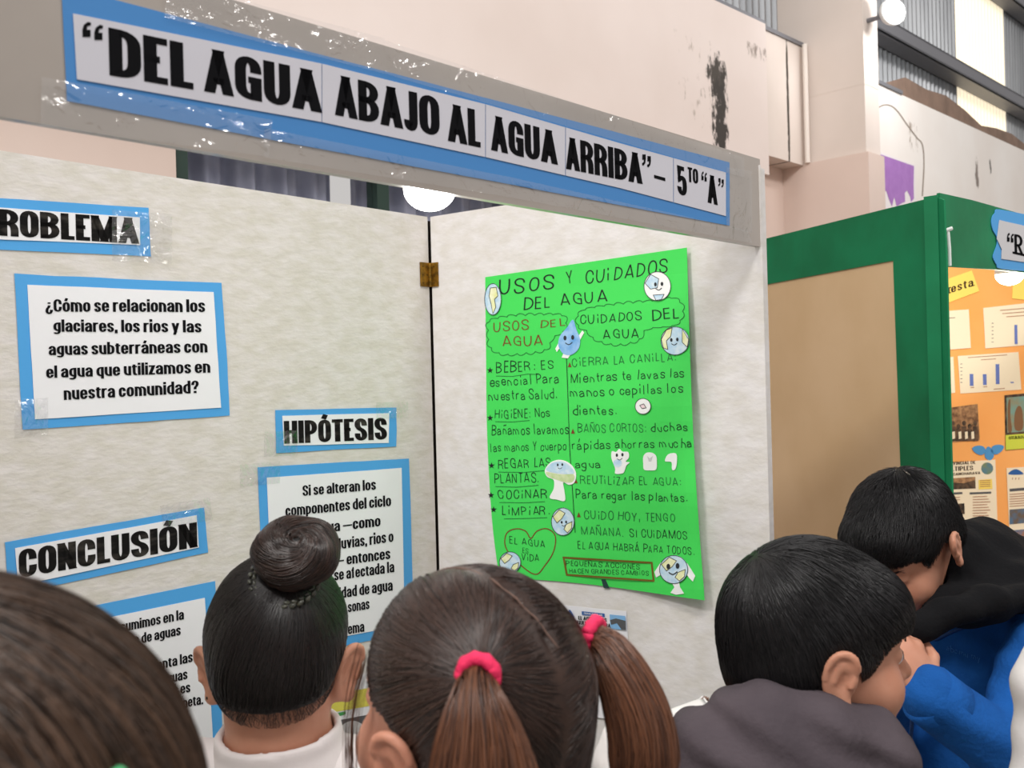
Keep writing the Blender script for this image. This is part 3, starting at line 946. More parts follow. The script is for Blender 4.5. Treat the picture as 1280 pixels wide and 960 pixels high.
# picture sheet lower right on the beige board, seen beside the bun girl's ear
M_pyel = mat('print_yellow', 'd9cf5a', .6); M_pgreen = mat('print_green', '3b8f4c', .6); M_pgrey = mat('print_grey', '55575a', .6); M_plight = mat('print_light_grey', 'c9c9c9', .6); M_pblue = mat('print_blue', '2f5f9f', .6)
M_psky = mat('print_sky', '7fb2de', .6); M_pbrown = mat('print_brown', '7b5a3d', .6); M_pdark = mat('print_dark', '2a2622', .6, var='6a5340', vscale=60); M_skinpr = mat('print_tan', 'b38a62', .6, var='6b4b35', vscale=70)
s7 = empty('picture_sheet', S_L.hit(np.array([(470, 960)]))[0], 'printed picture sheet with yellow grass and a round emblem low on the beige board', 'sheet')
sheet(S_L, 'paper', [(400, 850), (520, 832), (524, 985), (404, 1010)], M_white, s7, e=.0012)
patches(S_L, 'printed_pictures', [[(402, 870), (520, 850), (520, 872), (402, 893)]], M_pyel, s7, e=.0018)
patches(S_L, 'printed_strip', [[(414, 893), (432, 889), (432, 893), (414, 898)]], M_pgreen, s7, e=.0021)
patches(S_L, 'printed_panel', [[(414, 902), (520, 882), (522, 960), (416, 980)]], M_pgrey, s7, e=.0018)
patches(S_L, 'printed_emblem', [ell(441, 917, 17, 16)], M_plight, s7, e=.0022)

# ---------------------------------------------------------------- the green poster
pu0 = S_R.uv(S_R.hit(np.array([(606, 500)])))[0][0]
pu1 = S_R.uv(S_R.hit(np.array([(866, 500)])))[0][0]
def poff(u, v):
    a = np.clip((u - pu0) / (pu1 - pu0), 0, 1.05)
    low = np.clip((1.78 - v) / .35, 0, 1)
    return .003 + .022 * np.clip((a - .55) / .45, 0, 1) ** 2 * (.35 + .65 * low) + .0015 * np.sin(v * 40) * a
S_P = Surf(H, dR, poff)
po_ = empty('green_poster', S_R.hit(np.array([(750, 740)]))[0], 'bright green handwritten poster about uses and care of water on the white panel', 'poster')
gl = [(606.5, 346.5), (607.5, 440), (609, 545), (615, 650), (624, 722)]
gr = [(858.5, 309.5), (862, 430), (866.5, 545), (873, 650), (880.6, 748)]
nyp, nxp = 24, 20
gg = np.zeros((nyp + 1, nxp + 1, 2))
Lp, Rp = np.array(smooth_path(gl, 6)), np.array(smooth_path(gr, 6))
for i in range(nxp + 1):
    s = i / nxp
    gg[:, i] = Lp * (1 - s) + Rp * s
gg[-1, :, 1] -= 3 * np.sin(np.linspace(0, 1, nxp + 1) * math.pi * 1.3)
V, f = slab(S_P.hit(gg, 0), S_R.n, .0006)
mesh('card', V, f, M_green, po_, smooth=False)
E1 = .0006
lettering(S_P, 'title_lettering', [('USOS', 624, 369.5, 691, 361.5, 20, 18, .1), ('Y', 709, 356.4, 717, 354, 18), ('CUiDADOS', 731.3, 355, 834, 342, 17.5, 18, .08), ('DEL', 654, 387.3, 689, 384.5, 15.5, 15, .05), ('AGUA', 701, 382, 758, 377.6, 15.5, 15)], HAND, M_marker2, po_, e=E1)
lettering(S_P, 'heading_lettering', [('USOS', 617, 416, 660, 412, 12.5), ('DEL', 675, 410, 706, 407, 9.5), ('AGUA', 628, 433.4, 678, 431, 13)], HAND, M_markerR, po_, e=E1, label='brown-red heading letters')
lettering(S_P, 'heading_lettering', [('CUiDADOS', 724.7, 405.8, 801, 400, 12, 11), ('DEL', 815, 401, 849.5, 397, 13), ('AGUA', 754, 423.6, 799, 422.8, 12.5)], HAND, M_marker, po_, e=E1)
left = [('BEBER: ES', 619.8, 466.6, 691.5, 461, 15, 11), ('esencial Para', 612, 484, 698, 478.6, 13), ('nuestra Salud.', 611, 501, 697, 498.5, 13), ('HiGiENE: Nos', 618.4, 523.7, 687.5, 521, 11.5), ('Bañamos lavamos', 614.4, 544, 711, 542.6, 13), ('las manos Y cuerpo', 613, 565, 708, 562.5, 12), ('REGAR LAS', 622.4, 586.4, 689, 583.7, 12), ('PLANTAS.', 618, 604.5, 674, 603, 12.5), ('COCiNAR', 623, 623.6, 683.5, 623, 11.5), ('LiMPiAR.', 627.7, 644.3, 687.5, 643.5, 11.5)]
lettering(S_P, 'left_column_lettering', left, HAND, M_marker, po_, e=E1)
right1 = [('CiERRA LA CANiLLA:', 714.6, 458.7, 845.5, 450.7, 11), ('BAÑOS CORTOS:', 722, 541, 808, 540, 11), ('REUTiLiZAR EL AGUA:', 725.2, 605, 851.6, 607, 10.5), ('CUiDO HOY, TENGO', 730, 648.8, 844, 652.8, 11), ('MAÑANA.', 726.8, 668.7, 780, 671, 11)]
lettering(S_P, 'right_column_headings', right1, HAND, M_markerG, po_, e=E1, label='faded green headings')
right2 = [('Mientras te lavas las', 712.7, 479.4, 855.4, 471.4, 12.5), ('manos o cepillas los', 712.7, 496.6, 852.7, 490.5, 12.5), ('dientes.', 715.4, 519, 771, 518.4, 12.5), ('duchas', 813, 540, 860, 538.5, 12), ('rápidas ahorras mucha', 715.4, 562, 864, 559, 12), ('agua', 718.6, 585, 750.7, 585, 11), ('Para regar las plantas.', 719.4, 623, 860, 627.6, 12), ('SI CUiDAMOS', 787, 671.5, 858.8, 674.5, 10.5), ('EL AGUA HABRÁ PARA TODOS.', 722.5, 686, 868, 694, 10)]
lettering(S_P, 'right_column_lettering', right2, HAND, M_marker, po_, e=E1)
lettering(S_P, 'heart_lettering', [('EL AGUA', 637, 679.4, 681, 684.7, 9), ('ES', 653, 691.3, 660.5, 691.5, 6.5), ('ViDA', 651.6, 701, 674, 702, 9)], HAND, M_marker, po_, e=E1)
lettering(S_P, 'board_lettering', [('PEQUEÑAS ACCiONES', 707.4, 707, 799.8, 711.8, 6.5), ('HACEN GRANDES CAMBiOS', 711.5, 716.4, 811, 719.4, 6)], HAND, M_marker2, po_, e=E1)
heart = smooth_path([(668.5, 718), (646, 702), (632, 684), (633, 667), (645, 661), (657, 664), (663.5, 673), (671, 664), (684, 661), (694, 670), (692, 689), (681, 707)], 5, True)
strokes(S_P, 'heart_outline', [heart + ['c']], 1.3, M_markerR, po_, e=E1)
strokes(S_P, 'board_outline', [[(704.5, 697), (814.5, 703.5), (817, 726), (708.5, 718.5), 'c']], 2.4, M_olive, po_, e=E1)
patches(S_P, 'board_post', [[(751.5, 724), (757, 724.5), (762, 735.5), (754.5, 735)]], mat('slate_marker', '24413f', .6), po_, e=E1)
strokes(S_P, 'column_line', [[(708, 446), (710, 500), (712, 560), (716, 620), (719, 666)]], .9, M_marker, po_, e=E1)
def scallop(pts, n, r):
    P = smooth_path(pts, 12, True)
    P = np.array(P)
    seg = np.linalg.norm(np.roll(P, -1, 0) - P, axis=1)
    cum = np.concatenate([[0], np.cumsum(seg)])
    T = cum[-1]
    Pc = np.concatenate([P, P[:1]])
    out = []
    cen = P.mean(0)
    for k in range(n * 6):
        s = T * k / (n * 6)
        q = np.array((np.interp(s, cum, Pc[:, 0]), np.interp(s, cum, Pc[:, 1])))
        d = q - cen; d /= np.linalg.norm(d)
        out.append(tuple(q + d * r * abs(math.sin(math.pi * k / 6))))
    return out
strokes(S_P, 'cloud_outline', [scallop([(612, 402), (635, 396), (670, 394), (700, 394), (707, 402), (703, 415), (690, 422), (682, 436), (655, 441), (628, 442), (613, 433), (611, 417)], 22, 3.0) + ['c']], .8, M_markerG, po_, e=E1)
strokes(S_P, 'cloud_outline', [scallop([(723, 395), (735, 386), (770, 381), (810, 377), (840, 373), (852, 382), (851, 398), (840, 407), (808, 411), (798, 424), (770, 430), (745, 424), (735, 414), (724, 408)], 26, 3.0) + ['c']], .8, M_markerG, po_, e=E1)
def star(x, y, q):
    return [(x + q * (1 if k % 2 == 0 else .4) * math.sin(math.pi * k / 5), y - q * (1 if k % 2 == 0 else .4) * math.cos(math.pi * k / 5)) for k in range(10)]
for x, y in ((612.6, 463), (612.6, 522.5), (614.4, 582), (613.7, 619), (617, 637)):
    patches(S_P, 'star_bullet', [star(x, y, 4.2)], M_marker2, po_, e=E1)
for x, y in ((712, 456), (716, 539), (719.6, 601), (723.4, 643.5)):
    patches(S_P, 'triangle_bullet', [[(x - 2.3, y + 3), (x, y - 3.4), (x + 2.5, y + 3)]], M_markerR, po_, e=E1)
und = [[(620, 470), (640, 470.5), (660, 467.5), (672, 468)], [(619, 527), (640, 527.5), (662, 525.5)], [(623, 590), (655, 590.5), (684, 588)], [(619, 608), (645, 609), (673, 606.5)], [(624, 628), (655, 628.5), (681, 627)], [(630, 648.5), (660, 648), (684, 647)]]
strokes(S_P, 'underline', und, .7, M_markerG, po_, e=E1)
# cut-out drawings glued on the poster
M_cw = mat('cutout_white', 'eef0ee', .6); M_cb = mat('pencil_blue', 'aed0e6', .7, var='d2e4ec', vscale=90); M_cy = mat('pencil_yellow', 'dfe2a0', .7, var='eceecb', vscale=80); M_drop = mat('pencil_drop_blue', '6aa5dd', .7, var='9cc4ea', vscale=60); M_fine = mat('fine_liner', '2a2d30', .6); M_pink = mat('pencil_pink', 'e9cfd6', .7)
M_pgrn = mat('pencil_green', 'b7cf8f', .7, var='cfdcae', vscale=80)
def face(o, cx, cy, k, e):
    pts = [ell(cx - .32 * k, cy - .1 * k, .13 * k, .2 * k, 12), ell(cx + .32 * k, cy - .15 * k, .13 * k, .2 * k, 12)]
    patches(S_P, 'eyes', pts, M_fine, o, e=e)
    strokes(S_P, 'smile', [smooth_path([(cx - .3 * k, cy + .3 * k), (cx, cy + .45 * k), (cx + .3 * k, cy + .25 * k)], 5)], max(.6, .07 * k), M_fine, o, e=e)
def earth(cx, cy, rx, ry, land, seas, fc=None, name='earth_drawing', land_m=None):
    o = cutout(S_P, name, ell(cx, cy, rx, ry, 30), seas, po_, e=E1 + .0012, thick=.0005)
    ln = [[(cx + a * rx, cy + b * ry) for a, b in p] for p in land]
    patches(S_P, 'land', ln, land_m or M_cy, o, e=E1 + .0015)
    strokes(S_P, 'outline', [ell(cx, cy, rx * .98, ry * .98, 30) + ['c']] + [l + ['c'] for l in ln], .7, M_fine, o, e=E1 + .0018)
    if fc: face(o, cx + fc[0] * rx, cy + fc[1] * ry, fc[2] * rx, E1 + .0021)
    return o
LA = [[(-.85, -.35), (-.3, -.85), (.2, -.6), (-.1, -.2), (-.5, .1)], [(.3, .2), (.8, .0), (.75, .5), (.4, .8), (.1, .55)]]
earth(616, 374, 10.5, 20, [[(-.3, -.7), (.4, -.75), (.6, -.2), (.2, .0), (.35, .5), (0, .9), (-.2, .3), (-.45, -.2)]], M_cb)
earth(821.6, 357.7, 17, 18.5, [[(-.9, -.2), (-.5, -.8), (.1, -.5), (.0, .1), (-.5, .2)], [(-.3, .6), (.5, .55), (.3, .9), (-.1, .95)]], M_cw, (.1, -.05, .75), land_m=M_cb)
earth(843.7, 426, 18, 18, [[(-.95, -.1), (-.6, -.75), (-.2, -.9), (-.3, -.3), (-.6, .0), (-.5, .6), (-.8, .5)], [(.5, -.8), (.95, -.1), (.85, .45), (.5, .1)]], M_cb, (-.05, .0, .65))
earth(803.6, 507.8, 10, 10, [[(-.4, -.1), (.1, -.3), (.4, .2), (-.1, .3)]], M_cw, land_m=M_pink)
earth(703.4, 652, 14.5, 17.5, LA, M_cb, (.1, .1, .6))
earth(637.5, 703, 13.5, 13.5, LA, M_cb)
ob = earth(842, 711.8, 18, 18, LA, M_cb, (-.05, -.1, 1.0), land_m=M_cy)
for p in ([(826, 703), (818, 715), (820, 722), (825, 719), (830, 711)], [(859, 704), (869, 720), (866, 727), (861, 722), (855, 712)], [(840, 729), (843, 734), (838, 741), (845, 743.5), (855, 742), (850, 734), (849, 729)]):
    cutout(S_P, 'limb', p, M_cw, ob, e=E1 + .0009, thick=.0004)
dr = cutout(S_P, 'water_drop_drawing', smooth_path([(716, 399.5), (720.5, 412), (725, 424), (723, 436), (714, 443.5), (704, 442), (698, 432), (700, 420), (709, 409)], 5, True), M_drop, po_, e=E1 + .0012, thick=.0005)
face(dr, 711, 424, 15, E1 + .0016)
for p in ([(699, 427), (694, 436), (696, 440), (701, 433)], [(723, 420), (728, 413), (730, 416), (725, 425)], [(704, 442), (702, 447), (710, 448), (713, 443)]):
    cutout(S_P, 'limb', p, M_cw, dr, e=E1 + .0009, thick=.0004)
ch = cutout(S_P, 'baby_drawing', smooth_path([(774, 561), (778, 564.5), (785, 565), (786, 572), (782, 577), (787, 578), (783, 582), (780, 590), (777, 592), (769, 592), (769, 586), (766, 578), (764, 571), (765, 564), (770, 565)], 4, True), M_cw, po_, e=E1 + .0012, thick=.0005)
patches(S_P, 'bib', [ell(772, 579, 5.5, 5, 14)], M_cb, ch, e=E1 + .0016); face(ch, 774.5, 570, 11, E1 + .0018)
t1 = cutout(S_P, 'tooth_drawing', smooth_path([(804, 571), (808, 566), (815, 566), (820, 570), (821, 578), (820, 587), (812, 588), (805, 587), (804, 580)], 4, True), M_cw, po_, e=E1 + .0012, thick=.0005)
patches(S_P, 'shading', [[(809, 570), (812, 573), (816, 570), (814, 577), (811, 577)]], M_plight, t1, e=E1 + .0016)
cutout(S_P, 'tap_drawing', smooth_path([(831, 576), (835, 568), (845, 567), (846, 578), (844, 586.5), (840, 587), (839.5, 578), (835, 577)], 3, True), M_cw, po_, e=E1 + .0012, thick=.0005)
tr_ = cutout(S_P, 'tree_drawing', smooth_path([(681, 588), (687, 579), (696, 575), (706, 576), (715, 582), (720, 592), (718, 603), (711, 606), (704, 603), (705.5, 614), (706, 626), (696, 624.5), (687, 622), (692, 611), (692, 600), (684, 596)], 4, True), M_cw, po_, e=E1 + .0012, thick=.0005)
patches(S_P, 'crown', [smooth_path([(683, 588), (688, 580), (697, 577), (706, 578), (714, 584), (717, 592), (700, 592)], 4, True)], M_cb, tr_, e=E1 + .0016)
patches(S_P, 'crown_edge', [smooth_path([(683, 590), (700, 593), (717, 593), (716, 602), (707, 603), (694, 599), (685, 595)], 4, True)], M_pgrn, tr_, e=E1 + .0016)
face(tr_, 700, 582, 9, E1 + .0019)

# the small printed leaflet below
lf = empty('printed_leaflet', S_R.hit(np.array([(745, 900)]))[0], 'small printed leaflet titled El agua y los diques de Córdoba, below the green poster', 'leaflet')
sheet(S_R, 'paper', [(702, 756), (783, 764), (790.5, 901), (708, 893)], M_white, lf, e=.0016, edge=.3, wob=.003)
S_F = Surf(H, dR, lambda u, v: .0052 + 0 * u)
patches(S_F, 'header_box', [[(727, 764), (755.6, 767), (756, 771.6), (727.4, 768.6)]], M_pblue, lf, e=0)
lettering(S_F, 'header_lettering', [('FICHA ESCOLAR', 730, 767.6, 753, 770.2, 2.2)], SMALL, M_white, lf, e=.0004)
lettering(S_F, 'title_lettering', [('EL AGUA Y LOS', 722.8, 774.6, 758.4, 777.6, 4.8), ('DIQUES DE CÓRDOBA', 718, 780, 763, 784.8, 5.2)], HEAVYB, M_ink, lf, e=0)
patches(S_F, 'drop_picture', [smooth_path([(712, 762), (717, 770), (716, 776), (711, 777.5), (708, 774), (709, 769)], 4, True)], M_pblue, lf, e=0)
patches(S_F, 'dam_photo', [[(762, 768), (781.5, 770), (782.3, 787.5), (763, 786)]], M_psky, lf, e=0)
patches(S_F, 'dam_hills', [[(762.4, 775), (770, 773), (781.8, 776), (782.3, 787.5), (777, 787), (771, 779), (764, 781)]], M_pgrey, lf, e=.0004)
patches(S_F, 'globe_picture', [ell(739, 793.5, 6.8, 7.6, 20)], M_psky, lf, e=0)
patches(S_F, 'globe_land', [[(735, 789), (740, 787.5), (741, 793), (737, 797)], [(742, 793), (745, 792), (744, 798), (741, 799)]], M_pgreen, lf, e=.0004)
strokes(S_F, 'text_lines', [[(752 + dx, 790 + 3.0 * k), (752 + dx + L, 790 + 3.0 * k + L * .09)] for k, (dx, L) in enumerate(((-2, 22), (0, 22), (0, 24), (0, 18), (0, 23), (0, 20), (0, 14), (0, 22)))] + [[(770, 838 + 2.6 * k), (780, 839 + 2.6 * k)] for k in range(3)], .7, M_pgrey, lf, e=0)
patches(S_F, 'lake_photo', [[(761, 815), (784, 817), (784.5, 824), (762, 822.5)]], M_psky, lf, e=0)
patches(S_F, 'lake_trees', [[(761, 818), (768, 813.5), (775, 816.5), (784, 815), (784.3, 820), (770, 819.5)]], M_pgreen, lf, e=.0004)
patches(S_F, 'camera_icon', [[(770.5, 828.5), (777.5, 829.3), (777.9, 834.5), (771, 833.8)]], M_pdark, lf, e=0)
patches(S_F, 'shore_photo', [[(774, 848), (786, 849), (787.5, 871), (775.5, 870)]], M_psky, lf, e=0)
patches(S_F, 'shore_rocks', [[(775, 862), (780, 857), (786.5, 858), (787.5, 871), (776, 868)]], M_pbrown, lf, e=.0004)

# ================================================================ second booth
C2 = PX(1178, 466, 1.94); C2[2] = 0
wing = np.array((-.22, .975, 0.0)); wing /= np.linalg.norm(wing)
S_G = Surf(C2, wing)                              # outer face of its near wing
if np.dot(S_G.n, np.array((-1, 0, 0))) < 0: S_G.n = -S_G.n
K2 = C2 + wing * .85
back2 = np.array((.985, .174, 0.0))
S_O = Surf(K2, back2)
dB2 = np.array((1227, 1180, 0.0)); dB2 /= np.linalg.norm(dB2)
S_B2 = Surf(C2, dB2)
ZT2 = 1.5 + .367
b2 = empty('green_booth', C2, 'neighbouring fair booth with dark green cloth frame, brown cardboard side and orange back', 'booth')
b = MB(); b.obox(C2, wing, S_G.n, .03, .85, -.03, 0, 0, ZT2 - .02); b.build('side_panel', M_cardb, b2)
def strip(name, pts, S, m, e, th=.004, par=None):
    return cutout(S, name, pts, m, par or b2, e=e, thick=th)
zq = lambda S, x, y: S.hit(np.array([(x, y)]))[0]
strip('cloth_beam', [(930, 305), (950, 300), (1172.5, 245), (1172.5, 312), (1115, 326), (950, 357), (930, 361)], S_G, M_dgreen, .003)
strip('cloth_post', [(1116, 320), (1140, 290), (1172.5, 247), (1179.5, 250), (1183, 330), (1192, 700), (1200, 1150), (1142, 1150), (1126, 600)], S_G, M_dgreen, .006)
b = MB(); b.obox(C2, dB2, S_B2.n, -.012, .012, -.024, .004, 0, ZT2 - .003); b.build('corner_post', M_dgreen, b2)
b = MB(); b.obox(K2, back2, S_O.n, 0, 1.5, -.02, 0, 0, ZT2 - .03); b.build('back_panel', M_orange, b2)
far2 = S_O.at(1.5, 0)
b = MB(); b.obox((far2[0], far2[1], 0), back2, S_O.n, -.02, 0, 0, .35, 0, ZT2 - .03); b.build('side_panel', M_orange, b2)
bn2 = cutout(S_B2, 'cloth_banner', [(1174.5, 241), (1215, 250), (1290, 271), (1400, 300), (1400, 352), (1290, 342), (1245, 337), (1181, 333)], M_dgreen, b2, e=.006, thick=.006)
b = MB(); p0, p1 = zq(S_B2, 1178, 289), zq(S_B2, 1180.5, 333)
b.tube([p0 + S_B2.n * .011, (p0 + p1) / 2 + S_B2.n * .012, p1 + S_B2.n * .011], .0035, 8); b.tube([p0 + S_B2.n * .012 - np.array((.006, 0, 0)), p0 + S_B2.n * .014 + np.array((.006, 0, .004))], .004, 8)
b.build('white_cord', M_cw, b2)
sg = empty('name_sign', zq(S_B2, 1262, 340), 'wavy-edged blue sign with grey label on the green cloth banner, at the right edge', 'sign')
wav = [(1246, 261.5), (1262, 264), (1300, 272), (1380, 292), (1380, 345), (1300, 340), (1252, 336), (1246, 331), (1241.5, 322), (1243.5, 314), (1246.5, 305), (1246, 296), (1241.5, 288), (1239.5, 278), (1241, 270), (1244, 266)]
cutout(S_B2, 'blue_border', smooth_path(wav, 3, True), M_blue, sg, e=.0085, thick=.0015)
cutout(S_B2, 'label_plate', [(1249.5, 275), (1262, 278), (1375, 303), (1375, 336), (1290, 329), (1252, 323.5), (1252.5, 312), (1246.5, 299)], M_labelw, sg, e=.0102, thick=.001)
lettering(S_B2, 'lettering', [('Я', 1268.5, 317.5, 1279.5, 320, 25, 26), ('E', 1282, 320, 1291, 322, 26)], SLAB, M_ink, sg, e=.0108)
patches(S_B2, 'quotation_marks', quote(1258.5, 296, 1267.5, 298, 11, 0), M_ink, sg, e=.0108)
dome_lamp(1262, 343, 2.33, .0325, 'glowing white dome lamp under the green cloth banner, against the orange paper', 4.5, S_B2, (1, .88, .7))
def note(label, name, cat, quad, m, e=.0012, group='prints on the orange panel'):
    q = np.array(quad, float)
    rt = empty(name, S_O.hit(np.array([(q[:, 0].mean(), q[:, 1].max())]))[0], label, cat, group)
    sheet(S_O, 'paper', quad, m, rt, e=e, nx=3, ny=3, wob=.001)
    return rt
nA = note('tilted yellow strip reading uesta, top left of the orange panel', 'heading_note', 'note', [(1150, 361), (1214.6, 338), (1223.8, 364), (1160, 388)], M_yellow)
lettering(S_O, 'lettering', [('uesta', 1181, 368.5, 1216.7, 357.5, 10.5)], SLAB, mat('brown_print', '3a2219', .6), nA, e=.0024)
nB = note('blank cream sheet below the yellow uesta strip, beside the green post', 'paper_sheet', 'sheet', [(1150, 391), (1211, 386.7), (1213.4, 435), (1150, 440)], M_cream)
strokes(S_O, 'text_lines', [[(1184, 397.5), (1194, 397)]], .6, M_pgrey, nB, e=.0022)
def bars(root, base, items, ticks, tl):
    patches(S_O, 'bars', [[(x, base[1] + (x - base[0]) * -.07 - h), (x + w_, base[1] + (x - base[0]) * -.07 - h), (x + w_ + .4, base[1] + (x - base[0]) * -.07), (x + .4, base[1] + (x - base[0]) * -.07)] for x, w_, h in items], mat('bar_blue', '6578b8', .6), root, e=.0024)
    strokes(S_O, 'text_lines', tl, .8, mat('faint_print', 'a9745a', .6), root, e=.0024)
    strokes(S_O, 'axis_ticks', ticks, .7, M_pgrey, root, e=.0024)
nC = note('upper bar chart sheet on the orange panel, cut by the right edge of the photo', 'bar_chart', 'chart', [(1229, 385), (1300, 377), (1300, 430), (1231.5, 435.6)], M_cream)
bars(nC, (1240, 432), [(1268, 3.6, 24), (1284, 3.6, 12)], [[(1239.5, 404 + 4.7 * k), (1242, 403.9 + 4.7 * k)] for k in range(6)], [[(1250, 388), (1296, 384)], [(1253, 392), (1296, 388.5)], [(1258, 396), (1296, 393)]])
nD = note('whole bar chart sheet with three blue bars in the middle of the orange panel', 'bar_chart', 'chart', [(1197, 445), (1273, 440), (1276.5, 487), (1200.4, 492)], M_cream)
bars(nD, (1203, 483), [(1212, 4.6, 15), (1228.5, 4.6, 13.5), (1244.5, 4.6, 25), (1263, 4, 1.6)], [[(1200.5, 455 + 4.6 * k), (1203, 454.9 + 4.6 * k)] for k in range(6)], [[(1210, 447), (1259, 443.5)], [(1226, 449.8), (1245, 448.5)], [(1213, 484.5), (1218, 484.2)], [(1229, 483.6), (1234, 483.3)], [(1242, 486.5), (1256, 485.5)]])
nE = note('cream sheet squeezed between green post and whole bar chart', 'paper_sheet', 'sheet', [(1150, 449), (1191.5, 446), (1194, 491), (1150, 495)], M_cream)
nF = note('crowd photo print in front of a tan wall beside the green post', 'photo_print', 'photo', [(1176, 511), (1222, 505), (1224.5, 550), (1176, 554)], M_skinpr)
patches(S_O, 'people', [ell(1191 + 7 * k, 529 + 4 * (k % 2), 2.6, 3.2, 10) for k in range(5)] + [[(1188 + 7 * k, 533 + 3 * (k % 2)), (1194 + 7 * k, 533 + 3 * (k % 2)), (1195 + 7 * k, 551), (1188 + 7 * k, 551.5)] for k in range(5)], M_pdark, nF, e=.0024)
patches(S_O, 'shirts', [[(1190 + 8 * k, 540), (1193.5 + 8 * k, 539), (1194 + 8 * k, 548), (1190.5 + 8 * k, 549)] for k in range(4)], M_cream, nF, e=.0028)
nG = note('dark photo print with a yellow caption reading GUARDA at the right edge', 'photo_print', 'photo', [(1255.5, 494), (1300, 490), (1300, 559), (1257, 563)], M_pdark)
patches(S_O, 'photo_picture', [[(1258, 497), (1300, 493.5), (1300, 538), (1259, 541)]], mat('print_teal', '6e9a90', .6, var='8a8a70', vscale=40), nG, e=.0024)
patches(S_O, 'people', [smooth_path([(1268, 520), (1272, 508), (1277, 510), (1279, 525), (1278, 537), (1269, 537)], 3, True), smooth_path([(1260, 538), (1260, 505), (1263, 500), (1263, 520), (1265, 538)], 3, True)], M_pbrown, nG, e=.0028)
patches(S_O, 'caption_strip', [[(1257, 544), (1300, 540.5), (1300, 559), (1257.3, 562.5)]], mat('caption_yellow', 'c9d24a', .6), nG, e=.0026)
lettering(S_O, 'lettering', [('GUARDA', 1261, 549.3, 1283, 547.6, 3.6)], SLAB, M_ink, nG, e=.0031)
dp = empty('petal_cutouts', zq(S_O, 1234, 576), 'three blue paper drop shapes fanned out above the printed fact sheet', 'decoration')
for i, (cx, cy, a) in enumerate(((1224, 562.5, .25), (1236.5, 567, 1.45), (1246.5, 561.5, 2.75))):
    ca, sa = math.cos(a), math.sin(a)
    pts = smooth_path([(-9, 0), (-4, -4.5), (4, -5.5), (8.5, 0), (4, 5.5), (-4, 4.5)], 4, True)
    # pointed end toward the middle
    cutout(S_O, 'drop_shape', [(cx + x * (1 if a > 1 and a < 2 else 1) * ca - y * sa, cy + x * sa + y * ca) for x, y in pts], mat('blue_drop_paper', '4f93c9', .6) if i == 0 else bpy.data.materials['blue_drop_paper'], dp, e=.002, thick=.0006)
nH = note('printed fact sheet headed with MÚLTIPLES, beside the green post behind the boy', 'fact_sheet', 'sheet', [(1160, 580), (1244, 574.5), (1247.5, 674), (1160, 680)], M_cream)
lettering(S_O, 'title_lettering', [('PROVINCIAL DE', 1180, 581.8, 1219.5, 580, 4.2), ('MULTIPLES', 1178, 589.5, 1216.5, 587.6, 5.6), ('CHOCANCHARAVA', 1181, 595, 1225.5, 592.6, 3.2)], HEAVYB, mat('print_brown_ink', '4a3626', .6), nH, e=.0022)
patches(S_O, 'round_picture', [ell(1234, 585.5, 7.5, 7.5, 20)], mat('print_river', '7f8a4e', .6, var='5b7f8a', vscale=40), nH, e=.0022)
patches(S_O, 'river_photo', [[(1188, 598), (1219, 596), (1219.6, 610.5), (1188, 612)]], M_pdark, nH, e=.0022)
patches(S_O, 'river_sky', [[(1188, 598), (1219, 596), (1219.2, 600), (1205, 604), (1188, 603)]], M_skinpr, nH, e=.0026)
patches(S_O, 'small_photo', [[(1193, 630), (1205.5, 629), (1206, 642.5), (1193.4, 643)]], M_pdark, nH, e=.0022)
patches(S_O, 'note_box', [[(1223, 600), (1240, 598.5), (1240.6, 611), (1223.4, 612)]], M_yellow, nH, e=.0022)
patches(S_O, 'heading_bars', [[(1212, 615.5), (1239, 614.5), (1239, 617), (1212, 618)], [(1188, 615.7), (1203, 615), (1203, 617.6), (1188, 618.4)]], M_pgrey, nH, e=.0022)
strokes(S_O, 'text_lines', [[(1216, 621 + 3.4 * k), (1234 + (k % 3) * 2, 620.4 + 3.4 * k)] for k in range(8)] + [[(1189, 622 + 3 * k), (1200, 621.6 + 3 * k)] for k in range(2)] + [[(1214, 654 + 3.4 * k), (1240 - (k % 2) * 4, 653 + 3.4 * k)] for k in range(5)] + [[(1225, 601 + 2.4 * k), (1238, 600.4 + 2.4 * k)] for k in range(4)], .8, bpy.data.materials['faint_print'], nH, e=.0026)
nI = note('printed sheet with a rain cloud and river photos at the lower right edge', 'fact_sheet', 'sheet', [(1258, 585), (1310, 582), (1310, 690), (1263, 693)], M_cream)
patches(S_O, 'cloud_picture', [smooth_path([(1261, 593), (1264, 588.5), (1270, 586.5), (1276, 589), (1278.5, 593)], 4, True)], M_pblue, nI, e=.0022)
patches(S_O, 'heading_bar', [[(1262, 611), (1300, 608), (1300, 611.5), (1262, 614.5)]], M_pgrey, nI, e=.0022)
patches(S_O, 'river_photo', [[(1262, 637), (1300, 634), (1300, 652), (1262, 655.5)]], mat('print_river_dark', '54708a', .6, var='6a5a48', vscale=50), nI, e=.0022)
patches(S_O, 'shore_photo', [[(1264, 663), (1300, 660), (1300, 685), (1265, 688)]], mat('print_shore', 'b0733d', .6, var='5d7590', vscale=40), nI, e=.0022)
strokes(S_O, 'text_lines', [[(1262, 618 + 3 * k), (1290, 616 + 3 * k)] for k in range(6)] + [[(1266 + 4 * k, 597), (1265.4 + 4 * k, 599.5)] for k in range(3)], .8, bpy.data.materials['faint_print'], nI, e=.0026)
nJ = note('small yellow note at the right edge under the wavy blue sign', 'paper_note', 'note', [(1266, 347), (1300, 349), (1300, 377), (1265, 373)], M_yellow)

